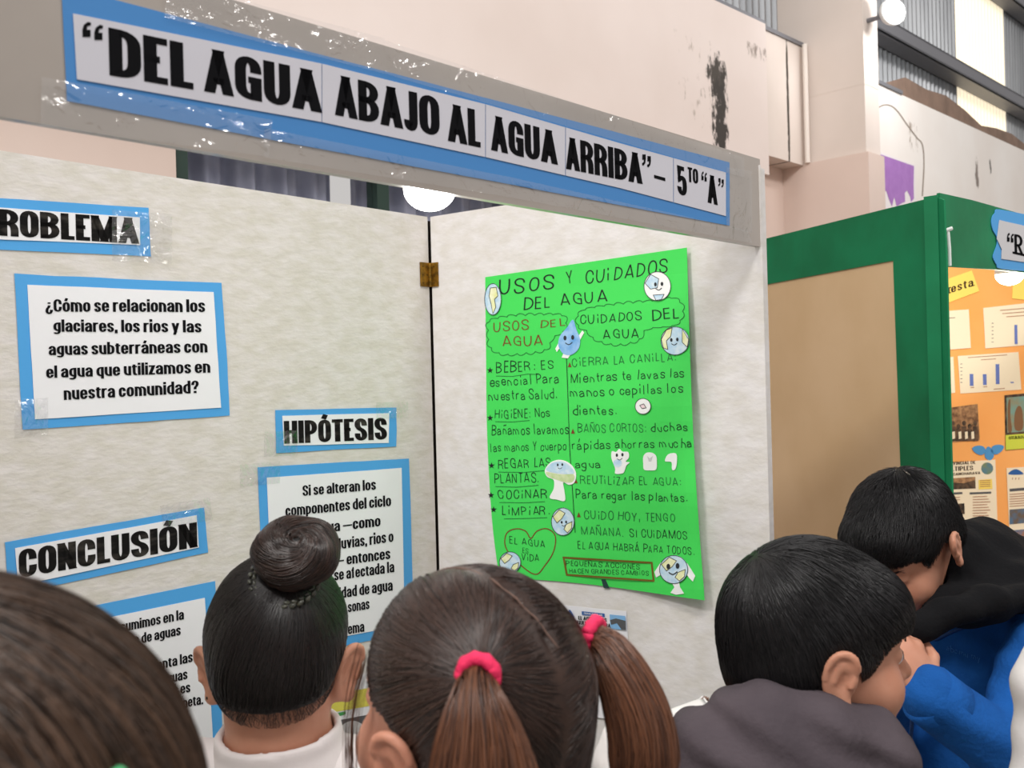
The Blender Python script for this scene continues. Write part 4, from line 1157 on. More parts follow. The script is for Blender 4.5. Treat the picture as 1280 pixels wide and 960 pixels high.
# ================================================================ people: signed-distance modelling
def sm(a, b, k):
    h = np.clip(.5 + .5 * (b - a) / k, 0, 1)
    return b + (a - b) * h - k * h * (1 - h)
def f_ell(c, r, R=None):
    c = np.array(c, float); r_ = np.array(r, float)
    def fn(P):
        q = P - c
        if R is not None: q = q @ R
        k0 = np.sqrt(((q / r_) ** 2).sum(1))
        k1 = np.sqrt(((q / r_ ** 2) ** 2).sum(1)) + 1e-9
        return k0 * (k0 - 1) / k1
    return fn
def f_cap(a, b, r1, r2):
    a = np.array(a, float); b = np.array(b, float); ba = b - a; L = ba @ ba
    def fn(P):
        pa = P - a
        h = np.clip((pa @ ba) / L, 0, 1)
        return np.linalg.norm(pa - h[:, None] * ba, axis=1) - (r1 + (r2 - r1) * h)
    return fn
class Sdf:
    def __init__(s): s.ops = []
    def u(s, fn, k=.01): s.ops.append(('u', fn, k)); return s
    def sub(s, fn, k=.006): s.ops.append(('s', fn, k)); return s
    def cut(s, fn): s.ops.append(('c', fn, 0)); return s
    def disp(s, fn): s.ops.append(('d', fn, 0)); return s
    def __call__(s, P):
        d = None
        for op, fn, k in s.ops:
            v = fn(P)
            if d is None: d = v
            elif op == 'u': d = sm(d, v, k)
            elif op == 's': d = -sm(-d, v, k)
            elif op == 'c': d = np.maximum(d, v)
            else: d = d + v
        return d
def rng_axis(lo, hi, st):
    n = max(2, int(math.ceil((hi - lo) / st)))
    return np.linspace(lo, hi, n + 1)
def nets(fn, xs, ys, zs, stride=4):
    """sparse evaluation on a (non-uniform) grid, then surface nets -> verts, quads"""
    nx, ny, nz = len(xs), len(ys), len(zs)
    def pad(a):
        k = (-(len(a) - 1)) % stride
        return np.concatenate([a, a[-1] + (a[-1] - a[-2]) * np.arange(1, k + 1)]) if k else a
    xs, ys, zs = pad(xs), pad(ys), pad(zs)
    nx, ny, nz = len(xs), len(ys), len(zs)
    cx, cy, cz = xs[::stride], ys[::stride], zs[::stride]
    G = np.stack(np.meshgrid(cx, cy, cz, indexing='ij'), -1).reshape(-1, 3)
    Vc = fn(G).reshape(len(cx), len(cy), len(cz))
    ix = np.minimum((np.arange(nx) + stride // 2) // stride, len(cx) - 1)
    iy = np.minimum((np.arange(ny) + stride // 2) // stride, len(cy) - 1)
    iz = np.minimum((np.arange(nz) + stride // 2) // stride, len(cz) - 1)
    V = Vc[np.ix_(ix, iy, iz)].astype(np.float32)
    stp = stride * .5 * math.sqrt((xs[1] - xs[0]) ** 2 + (ys[1] - ys[0]) ** 2) 
    dz = np.diff(zs).max() * stride * .5
    M = np.abs(V) < (stp + dz) * 1.35
    I = np.argwhere(M)
    for k in range(0, len(I), 400000):
        J = I[k:k + 400000]
        V[J[:, 0], J[:, 1], J[:, 2]] = fn(np.stack([xs[J[:, 0]], ys[J[:, 1]], zs[J[:, 2]]], 1))
    for sl in (np.s_[0], np.s_[-1]):
        V[sl] = np.maximum(V[sl], 1e-4); V[:, sl] = np.maximum(V[:, sl], 1e-4); V[:, :, sl] = np.maximum(V[:, :, sl], 1e-4)
    ins = V < 0
    s = np.zeros((nx - 1, ny - 1, nz - 1), np.int8)
    for a in (0, 1):
        for b in (0, 1):
            for c in (0, 1):
                s += ins[a:nx - 1 + a, b:ny - 1 + b, c:nz - 1 + c]
    act = (s > 0) & (s < 8)
    C = np.argwhere(act)
    idx = np.full(act.shape, -1, np.int64)
    idx[C[:, 0], C[:, 1], C[:, 2]] = np.arange(len(C))
    pos = np.zeros((len(C), 3)); cnt = np.zeros(len(C))
    cor = [(a, b, c) for a in (0, 1) for b in (0, 1) for c in (0, 1)]
    def P(i): return np.stack([xs[C[:, 0] + i[0]], ys[C[:, 1] + i[1]], zs[C[:, 2] + i[2]]], 1)
    for i in cor:
        for ax in range(3):
            if i[ax]: continue
            j = list(i); j[ax] = 1
            va = V[C[:, 0] + i[0], C[:, 1] + i[1], C[:, 2] + i[2]]; vb = V[C[:, 0] + j[0], C[:, 1] + j[1], C[:, 2] + j[2]]
            cr = (va < 0) != (vb < 0)
            t = np.where(cr, va / np.where(cr, va - vb, 1), 0)
            pa, pb = P(i), P(j)
            pos += np.where(cr[:, None], pa + (pb - pa) * t[:, None], 0); cnt += cr
    pos /= cnt[:, None]
    quads = []
    for ax in range(3):
        A = [slice(1, -1)] * 3; B = [slice(1, -1)] * 3
        A[ax] = slice(0, -1); B[ax] = slice(1, None)
        a, b = ins[tuple(A)], ins[tuple(B)]
        for flip in (False, True):
            e = np.argwhere((a & ~b) if not flip else (~a & b))
            if not len(e): continue
            o1, o2 = [(1, 2), (2, 0), (0, 1)][ax]
            base = e.copy()
            for q in range(3):
                if q != ax: base[:, q] += 1
            def cell(d1, d2):
                c = base.copy(); c[:, o1] -= d1; c[:, o2] -= d2
                return idx[c[:, 0], c[:, 1], c[:, 2]]
            q = np.stack([cell(1, 1), cell(0, 1), cell(0, 0), cell(1, 0)], 1)
            quads.append(q[:, ::-1] if flip else q)
    return pos, np.concatenate(quads)
def Rot(yaw=0, pitch=0, roll=0):
    cy, sy, cp, sp_, cr, sr = math.cos(yaw), math.sin(yaw), math.cos(pitch), math.sin(pitch), math.cos(roll), math.sin(roll)
    return np.array(((cy, -sy, 0), (sy, cy, 0), (0, 0, 1))) @ np.array(((1, 0, 0), (0, cp, -sp_), (0, sp_, cp))) @ np.array(((cr, 0, sr), (0, 1, 0), (-sr, 0, cr)))
class Frame:
    def __init__(s, c, R, k=1.0): s.c, s.R, s.k = np.array(c, float), R, k
    def w(s, p): return s.c + s.R @ (np.array(p, float) * s.k)
    def loc(s, P): return ((P - s.c) @ s.R) / s.k
    def ell(s, c, r): return f_ell(s.w(c), np.array(r) * s.k, s.R)
    def cap(s, a, b, r1, r2): return f_cap(s.w(a), s.w(b), r1 * s.k, r2 * s.k)

M_skin = mat('skin_tan', 'c58f76', .5, .35, var='bd846b', vscale=30, sss=.12, bump=.05, bscale=200)
M_skin2 = mat('skin_rosy', 'cc927a', .5, .35, var='c0836b', vscale=25, sss=.12, bump=.05, bscale=200)
M_lip = mat('lip', 'a8645a', .45, .4, sss=.1)
M_eye = mat('eye_white', 'e8e2dc', .15, .5)
M_iris = mat('eye_iris', '24160f', .1, .5)
M_smock = mat('white_smock_cotton', 'dcd5d4', .85, .15, bump=.3, bscale=30)
M_smock2 = mat('white_smock_bright', 'e9e6e4', .85, .15, bump=.3, bscale=30)
M_trouser = mat('dark_trousers', '2b2e3a', .85, .15)
M_shoe = mat('dark_shoe', '1e1e20', .5, .3)

def head_sdf(S, f, ears=1.0, flare=.42):
    S.u(f.ell((0, -.012, .03), (.073, .092, .082)), .01)
    S.u(f.ell((0, .032, -.035), (.057, .056, .076)), .03)
    S.u(f.ell((0, .05, -.085), (.036, .034, .024)), .03)
    S.u(f.ell((0, .073, .014), (.045, .017, .013)), .016)
    for x in (-1, 1):
        S.u(f.ell((x * .037, .056, -.042), (.024, .026, .026)), .02)
    S.u(f.cap((0, .086, .002), (0, .107, -.034), .006, .0105), .012)
    for x in (-1, 1):
        S.u(f.ell((x * .0105, .095, -.038), (.0075, .009, .007)), .006)
        S.sub(f.ell((x * .031, .095, -.003), (.017, .012, .011)), .012)
        S.u(f.ell((x * .031, .0735, -.004), (.0145, .0125, .0125)), .002)
        S.sub(f.cap((x * .021, .0875, -.0065), (x * .041, .083, -.006), .0012, .0012), .002)
    S.u(f.ell((0, .089, -.0655), (.0195, .009, .005)), .005)
    S.u(f.ell((0, .0875, -.0755), (.016, .009, .0058)), .005)
    S.sub(f.cap((-.019, .094, -.0702), (.019, .094, -.0702), .0012, .0012), .003)
    S.u(f.ell((0, .079, -.098), (.018, .015, .014)), .016)
    for x in (-1, 1):
        Re = f.R @ Rot(x * -flare, -.16, x * .12)
        c = f.w((x * .0795, -.014, -.012))
        g = Frame(c, Re, f.k * ears)
        S.u(g.ell((0, 0, 0), (.0065, .0175, .029)), .006)
        pts = [(0, .008, -.026), (0, -.004, -.027), (x * .003, -.014, -.015), (x * .005, -.0185, .004), (x * .005, -.014, .02), (x * .004, -.003, .028), (x * .003, .009, .024), (x * .002, .014, .012)]
        pts = smooth_path(pts, 3)
        for a, b in zip(pts[:-1], pts[1:]):
            S.u(g.cap(a, b, .0038, .0038), .0025)
        S.sub(g.ell((x * .0075, .003, -.003), (.0062, .0095, .0135)), .004)
        S.u(g.cap((x * .003, -.004, .016), (x * .004, -.008, -.006), .003, .003), .003)
        S.u(g.cap((x * .003, .012, .002), (x * .0045, .010, -.006), .0032, .0036), .003)
        S.u(g.ell((x * .001, .006, -.027), (.0052, .008, .0075)), .005)
def hand_sdf(S, wr, d, n, side, k=1.0, curl=.5, spread=.12):
    """wrist point, direction of the fingers, back-of-hand normal, +1/-1 for the thumb's side"""
    wr = np.array(wr, float); d = np.array(d, float); d /= np.linalg.norm(d)
    n = np.array(n, float); n -= d * (n @ d); n /= np.linalg.norm(n)
    s = np.cross(d, n) * side                    # toward the thumb
    R = np.stack([s, d, n], 1)
    S.u(f_ell(wr + d * .036 * k, np.array((.032, .042, .014)) * k, R), .012)
    lens = (.058, .064, .060, .046)
    for i, L in enumerate(lens):
        o = (1.35 - .9 * i) * .0185
        a = wr + (d * (.066 - .004 * abs(i - 1)) + s * o) * k
        dd = d + s * spread * (1.5 - i) * .5
        p, q = a, None
        ang = 0.0
        r0 = .0078
        for j, fr in enumerate((.45, .32, .23)):
            ang += curl * (.35 if j == 0 else .65)
            v = dd * math.cos(ang) - n * math.sin(ang)
            v /= np.linalg.norm(v)
            q = p + v * L * fr * k
            S.u(f_cap(p, q, r0 * k, (r0 - .0007) * k), .003 if j else .006)
            p = q; r0 -= .0007
    a = wr + (d * .02 + s * .024) * k
    b = a + (d * .022 + s * .020 - n * .006) * k
    c = b + (d * .026 + s * .004 - n * .010) * k
    S.u(f_cap(a, b, .0105 * k, .0092 * k), .008); S.u(f_cap(b, c, .0092 * k, .0075 * k), .003)

def body_points(fr_b, hz, g, arms=None, drop=.16):
    """key joints in the body frame; hz = height of the head centre above the floor"""
    zs = hz - drop
    J = dict(neck=(0, -.035, hz - .08 * g), neckb=(0, -.04, zs + .02), zs=zs)
    for s, n in ((-1, 'l'), (1, 'r')):
        J['sh' + n] = (s * .125 * g, -.03, zs - .015)
        J['el' + n] = (s * .165 * g, -.05, zs - .24 * g)
        J['wr' + n] = (s * .165 * g, .02, zs - .43 * g)
        J['hip' + n] = (s * .065 * g, -.02, zs - .47 * g)
        J['kn' + n] = (s * .07 * g, -.005, .36 * g)
        J['an' + n] = (s * .07 * g, -.03, .065)
    if arms: J.update(arms)
    return J

GARM = {}
def march(fn, px, py, lift=.0, d0=.6, d1=2.2):
    """first point of a cloth surface seen along a line of sight"""
    ds = np.arange(d0, d1, .002)
    P = CAM + ray(px, py)[None] * ds[:, None]
    v = fn(P)
    i = int(np.argmax(v < lift)) if (v < lift).any() else int(np.argmin(v))
    return P[i]
def person(label, head_px, d, yaw, pitch=0, roll=0, k=.95, byaw=0, lean=(0, 0), skin=None, arms=None, hands=None, top='smock', topmat=None, group=None, hairfn=None, ears=1.0, eyes=False, zfine=.17, nape=0.0, xy=.30, g=.93, sleeve=.9, drop=.16, nr=.05, res=.0036, flare=.42):
    c = PX(head_px[0], head_px[1], d)
    R = Rot(yaw, pitch, roll)
    f = Frame(c, R, k)
    bx, by = c[0] + lean[0], c[1] + lean[1]
    root = empty('person', (bx, by, 0), label, 'person', group)
    B = Frame((bx, by, 0), Rot(byaw), 1.0)
    hz = c[2]
    J = body_points(B, hz, g, arms, drop)
    W = {n: (B.w(v) if not np.isscalar(v) else v) for n, v in J.items()}
    zs = J['zs']
    S = Sdf()
    head_sdf(S, f, ears, flare)
    S.u(f_cap(f.w((0, -.03, -.05)), W['neckb'], nr * k, nr * 1.03 * k), .022)
    S.u(B.ell((0, -.03, zs - .12 * g), (.125 * g, .078, .16 * g)), .03)
    S.u(B.ell((0, -.02, zs - .36 * g), (.108 * g, .08, .15 * g)), .04)
    S.u(f_cap(W['shl'], W['neckb'] - np.array((0, 0, .02)), .036, .04), .03); S.u(f_cap(W['shr'], W['neckb'] - np.array((0, 0, .02)), .036, .04), .03)
    for n in 'lr':
        S.u(f_cap(W['sh' + n], W['el' + n], .038 * g, .031 * g), .02)
        S.u(f_cap(W['el' + n], W['wr' + n], .031 * g, .022 * g), .01)
        S.u(f_cap(W['hip' + n], W['kn' + n], .068 * g, .045 * g), .03)
        S.u(f_cap(W['kn' + n], W['an' + n], .045 * g, .03 * g), .01)
        S.u(B.ell((J['an' + n][0], .03, .034), (.034, .095, .032)), .02)
    for n, sd in (('l', 1), ('r', -1)):
        h = (hands or {}).get(n)
        if h is None:
            dv = B.R @ np.array((0, .15, -1.0)); nv = B.R @ np.array((1.0 if sd < 0 else -1.0, 0, 0))
            hand_sdf(S, W['wr' + n], dv, nv, sd, .88, .45)
        else:
            hand_sdf(S, W['wr' + n], h['d'], h['n'], h.get('side', sd), h.get('k', .88), h.get('curl', .6), h.get('spread', .12))
    xs = rng_axis(bx - xy, bx + xy, res); ys = rng_axis(by - xy, by + xy, res)
    zt = hz + .13
    zf = hz - zfine
    zs_ = np.concatenate([rng_axis(-.008, zf, .009)[:-1], rng_axis(zf, zt, res * .95)])
    V, Q = nets(S, xs, ys, zs_)
    V[:, 2] = np.maximum(V[:, 2], .002)
    bo = mesh('body', V, Q, [skin or M_skin, M_lip], root, True)
    me = bo.data
    fc = V[Q].mean(1)
    L = f.loc(fc)
    lip = (((L - (0, .09, -.0703)) / (.0205, .02, .0115)) ** 2).sum(1) < 1
    me.polygons.foreach_set('material_index', lip.astype(np.int32))
    if eyes:
        for x in (-1, 1):
            mb = MB(); mb.lathe(f.w((x * .031, .0742, -.0055)), f.R @ np.array((0, 1.0, 0)), [(.0125 * k * math.cos(t), .0125 * k * math.sin(t)) for t in [q * math.pi / 2 / 7 for q in range(8)]], 18)
            e = mb.build('eye', M_eye, bo, True)
            mb = MB(); mb.lathe(f.w((x * .031, .0742, -.0055)) + f.R @ np.array((0, .0119 * k, 0)), f.R @ np.array((0, 1.0, 0)), [(.0068 * k, -.003), (.0066 * k, -.0002), (.003 * k, .0009)], 14)
            mb.build('iris', M_iris, bo, True)
    # ---- clothes
    def garment(name, T, m, z0, z1, st=.0055):
        xs = rng_axis(bx - xy - .03, bx + xy + .03, st); ys = rng_axis(by - xy - .03, by + xy + .03, st)
        V, Q = nets(T, xs, ys, rng_axis(z0, z1, st))
        return mesh(name, V, Q, m, root, True)
    T = Sdf()
    th = .013
    T.u(B.ell((0, -.03, zs - .12 * g), (.125 * g + th, .078 + th, .16 * g + th)), .03)
    if top == 'smock':
        T.u(f_cap(B.w((0, -.02, zs - .3)), B.w((0, -.01, zs - .62)), .115, .17), .05)
    else:
        T.u(B.ell((0, -.02, zs - .34 * g), (.125 * g + th, .095 + th, .17 * g)), .05)
    for n in 'lr':
        T.u(f_cap(W['sh' + n], W['neckb'] - np.array((0, 0, .028)), .036 + th, .04 + th * .8), .03)
        T.u(f_cap(W['sh' + n], W['el' + n], .038 * g + th, .034 * g + th), .025)
        we = W['el' + n] + (W['wr' + n] - W['el' + n]) * sleeve
        T.u(f_cap(W['el' + n], we, .034 * g + th, .028 * g + th), .02)
    axn = W['neckb'] - f.w((0, -.03, -.05)); axn /= np.linalg.norm(axn)
    T.sub(f_cap(f.w((0, -.03, -.03)), W['neckb'] + axn * .0, (nr + .005) * k, (nr + .004) * k), .006)
    ph = RNG.uniform(0, 6, 3)
    T.disp(lambda P: .0035 * np.sin(P[:, 0] * 46 + P[:, 2] * 22 + ph[0]) * np.sin(P[:, 1] * 38 - P[:, 2] * 17 + ph[1]) + .0015 * np.sin(P[:, 2] * 120 + P[:, 0] * 60 + ph[2]))
    ztop = zs + .09
    tm = topmat or M_smock
    zbot = zs - .66 if top == 'smock' else zs - .48
    T.cut(lambda P: (zbot + .04) - P[:, 2])
    GARM[label] = T
    garment({'smock': 'smock', 'jacket': 'jacket'}[top], T, tm, zbot, ztop)
    Cc = Sdf()     # collar, a band around the neck
    Cc.u(f_cap(W['neckb'] - axn * .018, W['neckb'] + axn * .012, (nr + .014) * k, (nr + .026) * k), .01)
    Cc.sub(f_cap(f.w((0, -.03, -.03)), W['neckb'] + axn * .05, (nr + .003) * k, (nr + .006) * k), .003)
    Cc.cut(lambda P: (P - (W['neckb'] - axn * .034)) @ (-axn) * 1.0)
    if top == 'smock': garment('collar', Cc, tm, zs - .05, zs + .10, .004)
    Tr = Sdf()
    for n in 'lr':
        Tr.u(f_cap(W['hip' + n], W['kn' + n], .068 * g + .012, .045 * g + .016), .03)
        Tr.u(f_cap(W['kn' + n], W['an' + n], .045 * g + .016, .03 * g + .02), .02)
    Tr.cut(lambda P: .055 - P[:, 2])
    garment('trousers', Tr, M_trouser, .03, zs - .33, .008)
    for n in 'lr':
        Sh = Sdf().u(B.ell((J['an' + n][0], .03, .036), (.042, .107, .042)), .01).u(f_cap(W['an' + n] + np.array((0, 0, .0)), W['an' + n] + np.array((0, 0, .03)), .042, .042), .02)
        Sh.cut(lambda P: .0015 - P[:, 2])
        xs = rng_axis(W['an' + n][0] - .16, W['an' + n][0] + .16, .006); ys = rng_axis(W['an' + n][1] - .16, W['an' + n][1] + .16, .006)
        V, Q = nets(Sh, xs, ys, rng_axis(-.01, .14, .006))
        mesh('shoe', V, Q, M_shoe, root, True)
    return root, f, B, J, W, bo

# ---------------------------------------------------------------- hair
def hair_mat(name, root_c, tip_c, rough=.32, spec=.5):
    m = bpy.data.materials.new(name)
    m.use_nodes = True
    nt = m.node_tree
    b = nt.nodes['Principled BSDF']
    b.inputs['Roughness'].default_value = rough
    b.inputs['Specular IOR Level'].default_value = spec
    g = nt.nodes.new('ShaderNodeNewGeometry')
    mx = nt.nodes.new('ShaderNodeMix'); mx.data_type = 'RGBA'
    mx.inputs[6].default_value = lin(root_c) + (1,)
    mx.inputs[7].default_value = lin(tip_c) + (1,)
    nt.links.new(g.outputs['Random Per Island'], mx.inputs[0])
    nt.links.new(mx.outputs[2], b.inputs['Base Color'])
    return m
def grad(fn, P, e=.0012):
    g = np.zeros_like(P)
    for k in np.array(((1, -1, -1), (-1, -1, 1), (-1, 1, -1), (1, 1, 1)), float):
        g += k * fn(P + k * e)[:, None]
    return g / (np.linalg.norm(g, axis=1)[:, None] + 1e-9)
def pn(P, sc, seed=0):
    """cheap smooth pseudo noise, -1..1"""
    a = P * sc + seed
    return (np.sin(a[:, 0] * 1.3 + 1.7 * np.sin(a[:, 1] * .9 + seed)) + np.sin(a[:, 1] * 1.1 + 1.3 * np.sin(a[:, 2] * 1.2)) + np.sin(a[:, 2] * 1.4 + 1.5 * np.sin(a[:, 0] * .8 + 2))) / 3
def grow(fn, P0, dirf, n, step, lift=.0008, lamp=.0016, clump=70, jit=.08, tiplift=0.0, seed=1, stop=None):
    """follow a direction field along the level set of fn; returns (n+1, N, 3)"""
    P = P0.copy()
    N = len(P)
    lf = lift + lamp * pn(P0, clump, seed) + RNG.uniform(-.0004, .0006, N)
    out = [P.copy()]
    jd = RNG.normal(0, jit, (N, 3))
    alive = np.ones(N, bool)
    stp = step * RNG.uniform(.75, 1.15, N)
    for i in range(n):
        G = grad(fn, P)
        D = dirf(P) + jd + .12 * np.stack([pn(P, 45, seed + 3), pn(P, 45, seed + 5), pn(P, 45, seed + 9)], 1)
        D -= G * (D * G).sum(1)[:, None]
        D /= np.linalg.norm(D, axis=1)[:, None] + 1e-9
        if stop is not None: alive &= ~stop(P)
        P = P + D * (stp * alive)[:, None]
        t = (i + 1) / n
        for _ in range(2):
            P = P - grad(fn, P) * (fn(P) - (lf + tiplift * t * t))[:, None] * .9
        out.append(P.copy())
    return np.array(out)
def strand_mesh(name, T, rad, m, parent, taper=.35):
    """T (n+1, N, 3) -> three-sided tubes in one mesh"""
    n, N = T.shape[0], T.shape[1]
    d = np.zeros_like(T)
    d[1:-1] = T[2:] - T[:-2]; d[0] = T[1] - T[0]; d[-1] = T[-1] - T[-2]
    d /= np.linalg.norm(d, axis=2)[..., None] + 1e-9
    ref = np.array((.31, .77, .55))
    a = np.cross(d, ref); a /= np.linalg.norm(a, axis=2)[..., None] + 1e-9
    b = np.cross(d, a)
    s = np.linspace(0, 1, n)
    r = rad * (1 - (1 - taper) * np.clip((s - .55) / .45, 0, 1)) * np.clip(.35 + s / .08, 0, 1)
    rv = r[:, None] * RNG.uniform(.7, 1.2, N)[None]
    V = np.stack([T + (a * math.cos(q) + b * math.sin(q)) * rv[..., None] for q in (0, 2.094, 4.189)], 2)    # n,N,3,3
    V = V.transpose(1, 0, 2, 3).reshape(-1, 3)
    base = (np.arange(N) * n * 3)[:, None, None, None]
    i = (np.arange(n - 1) * 3)[None, :, None, None]
    k = np.arange(3)[None, None, :, None]
    q = np.concatenate([i + k, i + (k + 1) % 3, i + 3 + (k + 1) % 3, i + 3 + k], 3)
    return mesh(name, V, (base + q).reshape(-1, 4), m, parent, True)
def seeds_on(V, Q, n, keep=None):
    A = V[Q]
    ar = np.linalg.norm(np.cross(A[:, 2] - A[:, 0], A[:, 3] - A[:, 1]), axis=1)
    if keep is not None: ar = ar * keep(A.mean(1))
    ch = RNG.choice(len(Q), n, p=ar / ar.sum())
    u, v = RNG.random((2, n, 1))
    B = A[ch]
    return (B[:, 0] * (1 - u) + B[:, 1] * u) * (1 - v) + (B[:, 3] * (1 - u) + B[:, 2] * u) * v
def below(f, cutfn, mg=.004):
    return lambda P: cutfn(P) > mg
def hair_cap(fn, c, ext, m, parent, name='hair', st=.0038):
    V, Q = nets(fn, rng_axis(c[0] - ext, c[0] + ext, st), rng_axis(c[1] - ext, c[1] + ext, st), rng_axis(c[2] - ext, c[2] + ext, st))
    return mesh(name, V, Q, m, parent, True), V, Q
def hairline(f, fn, ys, zs):
    """keep only the scalp above a line z(y) given in head coordinates"""
    def cut(P):
        L = f.loc(P)
        return (np.interp(L[:, 1], ys, zs) - L[:, 2]) * f.k * .8
    return cut

# ---------------------------------------------------------------- girl with the bun, inside the booth
H_black = hair_mat('hair_black', '0c0a0b', '201a19', .36)
H_blackcap = mat('hair_black_under', '0d0b0c', .5, .3)
ra, fa, Ba, Ja, Wa, ba = person('girl with black hair in a high bun, seen from behind, wearing a white collar', (351, 822), 1.08, .05, .10, .02, k=.98, byaw=.05, lean=(0, .02), skin=M_skin, drop=.125, nr=.058, res=.003, ears=1.1, flare=.75)
fn = Sdf()
fn.u(fa.ell((0, -.014, .035), (.0785, .099, .092)), .01).u(fa.ell((0, -.05, -.006), (.056, .05, .05)), .03)
fn.cut(hairline(fa, fn, [-.12, -.092, -.075, -.05, -.03, -.018, .01, .03, .06, .09], [-.022, -.022, -.020, -.012, .004, .016, .03, .015, .045, .066]))
bun_c = fa.w((.031, -.055, .141)); bun_b = fa.w((.018, -.048, .104))
axis = fa.R @ np.array((.10, -.62, .78)); axis /= np.linalg.norm(axis)
cap, V, Q = hair_cap(fn, fa.c + np.array((0, 0, .01)), .14, H_blackcap, ra)
full = Sdf(); full.u(fa.ell((0, -.014, .035), (.0785, .099, .092)), .01).u(fa.ell((0, -.05, -.006), (.056, .05, .05)), .03)
P0 = seeds_on(V, Q, 9000, lambda C: (full(C) > -.004) * 1.0)
T = grow(full, P0, lambda P: (bun_b - P) / (np.linalg.norm(bun_b - P, axis=1)[:, None] + 1e-6), 16, .011, .0006, .0009, 60, .05, stop=lambda P: np.linalg.norm(P - bun_b, axis=1) < .024)
strand_mesh('hair_strands', T, .00055, H_black, cap, .9)
# loose wisps at the nape
P1 = seeds_on(V, Q, 700, lambda C: ((fa.loc(C)[:, 2] < -.005) & (fa.loc(C)[:, 1] < -.03)) * 1.0)
T = grow(full, P1, lambda P: np.tile(fa.R @ np.array((0, .2, -1.0)), (len(P), 1)), 4, .0036, .0005, .0005, 60, .3)
strand_mesh('nape_wisps', T, .00022, H_black, cap, .3)
# the bun: a coiled ring of hair
e1 = np.cross(axis, np.array((0, 1.0, 0))); e1 /= np.linalg.norm(e1); e2 = np.cross(axis, e1)
def f_torus(c, R1, r1, flat=1.0):
    def fn_(P):
        q = P - c
        h = q @ axis
        x, y = q @ e1, q @ e2
        rr = np.sqrt(x * x + y * y)
        ang = np.arctan2(y, x)
        return np.sqrt((rr - R1) ** 2 + (h / flat) ** 2) - r1 * (1 + .10 * np.sin(ang * 2 + 1) + .05 * np.sin(ang * 5))
    return fn_
bf = Sdf().u(f_torus(bun_c, .0225, .0205, 1.1), .006).u(f_ell(bun_c - axis * .020, (.026, .026, .018)), .008).u(f_cap(bun_b - axis * .012, bun_c, .026, .022), .012)
bcap, Vb, Qb = hair_cap(bf, bun_c, .075, H_blackcap, cap, 'hair_bun', .003)
H_bun = hair_mat('hair_bun', '120d0c', '3f2c25', .3)
P0 = seeds_on(Vb, Qb, 2600)
def spiral(P):
    q = P - bun_c
    x, y = q @ e1, q @ e2
    t = -y[:, None] * e1 + x[:, None] * e2
    t = t / (np.linalg.norm(t, axis=1)[:, None] + 1e-6)
    rad = x[:, None] * e1 + y[:, None] * e2
    rad = rad / (np.linalg.norm(rad, axis=1)[:, None] + 1e-6)
    up = (q @ axis > 0)[:, None]
    return t + np.where(up, -rad * .55, rad * .3) + axis * .18
T = grow(bf, P0, spiral, 14, .006, .0006, .0018, 110, .06)
strand_mesh('bun_strands', T, .0006, H_bun, bcap, .8)
# braided band round the base of the bun
tb = MB()
for k in range(26):
    for q in (0, 1):
        a = 2 * math.pi * (k + .5 * q) / 26
        rr = .0345 + .0022 * (1 if q else -1)
        ctr = bun_b + axis * .012 - np.array((0, .004, 0)) + (e1 * math.cos(a) + e2 * math.sin(a)) * rr
        tg = -e1 * math.sin(a) + e2 * math.cos(a)
        tg = tg * .8 + axis * (.6 if q else -.6)
        tb.tube([ctr - tg * .0045, ctr, ctr + tg * .0045], [.0012, .003, .0012], 7)
tb.build('hair_band', mat('braided_band', '55564a', .35, .6, var='2c2d28', vscale=200), ra, True)
eb = MB(); eb.lathe(fa.w((-.081, -.016, -.04)), (0, -1, 0), [(.0022, -.002), (.0025, 0), (.0012, .0015)], 10); eb.build('earring', mat('dark_stud', '2a2420', .3, metal=.6), ra, True)

# ---------------------------------------------------------------- girl with two ponytails, nearest the centre
H_brown = hair_mat('hair_brown', '1e1512', '47332b', .34)
H_browncap = mat('hair_brown_under', '2a1c17', .5, .3, var='3a2820', vscale=40)
H_tail = hair_mat('hair_tail', '3a231a', '7a4e36', .36)
rb, fb, Bb, Jb, Wb, bb = person('girl with long brown hair in two ponytails tied with pink bands, seen from behind', (583, 892), .76, .74, .16, -.04, k=1.0, byaw=.45, skin=M_skin2, drop=.18, res=.003)
def f_shell(): return Sdf().u(fb.ell((0, -.014, .034), (.0805, .1005, .089)), .01).u(fb.ell((0, -.06, -.04), (.062, .046, .07)), .03)
full = f_shell()
fn = f_shell()
fn.cut(hairline(fb, fn, [-.12, -.09, -.05, -.028, -.015, .01, .03, .055, .08, .1], [-.115, -.11, -.09, -.05, .005, .018, .014, .028, .045, .062]))
fn.sub(fb.cap((-.004, .07, .108), (-.004, -.02, .131), .0035, .0035), .004).sub(fb.cap((-.004, -.02, .131), (0, -.115, .075), .003, .002), .004)
capb, V, Q = hair_cap(fn, fb.c + np.array((0, 0, .005)), .145, H_browncap, rb)
tieL = PX(602, 846, .66); tieR = PX(697, 808, .755)
def project(fnn, p):
    p = np.array([p])
    for _ in range(6): p = p - grad(fnn, p) * fnn(p)[:, None]
    return p[0]
aL, aR = project(full, tieL), project(full, tieR)
tieL, tieR = aL + (grad(full, aL[None])[0]) * .006, aR + (grad(full, aR[None])[0]) * .006
def partdir(P):
    L = fb.loc(P)
    left = (L[:, 0] < -.004)[:, None]
    tgt = np.where(left, aL, aR)
    dd = tgt - P
    return dd / (np.linalg.norm(dd, axis=1)[:, None] + 1e-6)
pp_ = smooth_path([tuple(fb.w(q)) for q in ((-.004, .05, .11), (-.004, .0, .12), (-.003, -.05, .105), (.004, -.085, .075), (.008, -.10, .05))], 8)
pp_ = np.array([project(full, np.array(q)) for q in pp_])
pp_ = pp_ - grad(full, pp_) * .0006
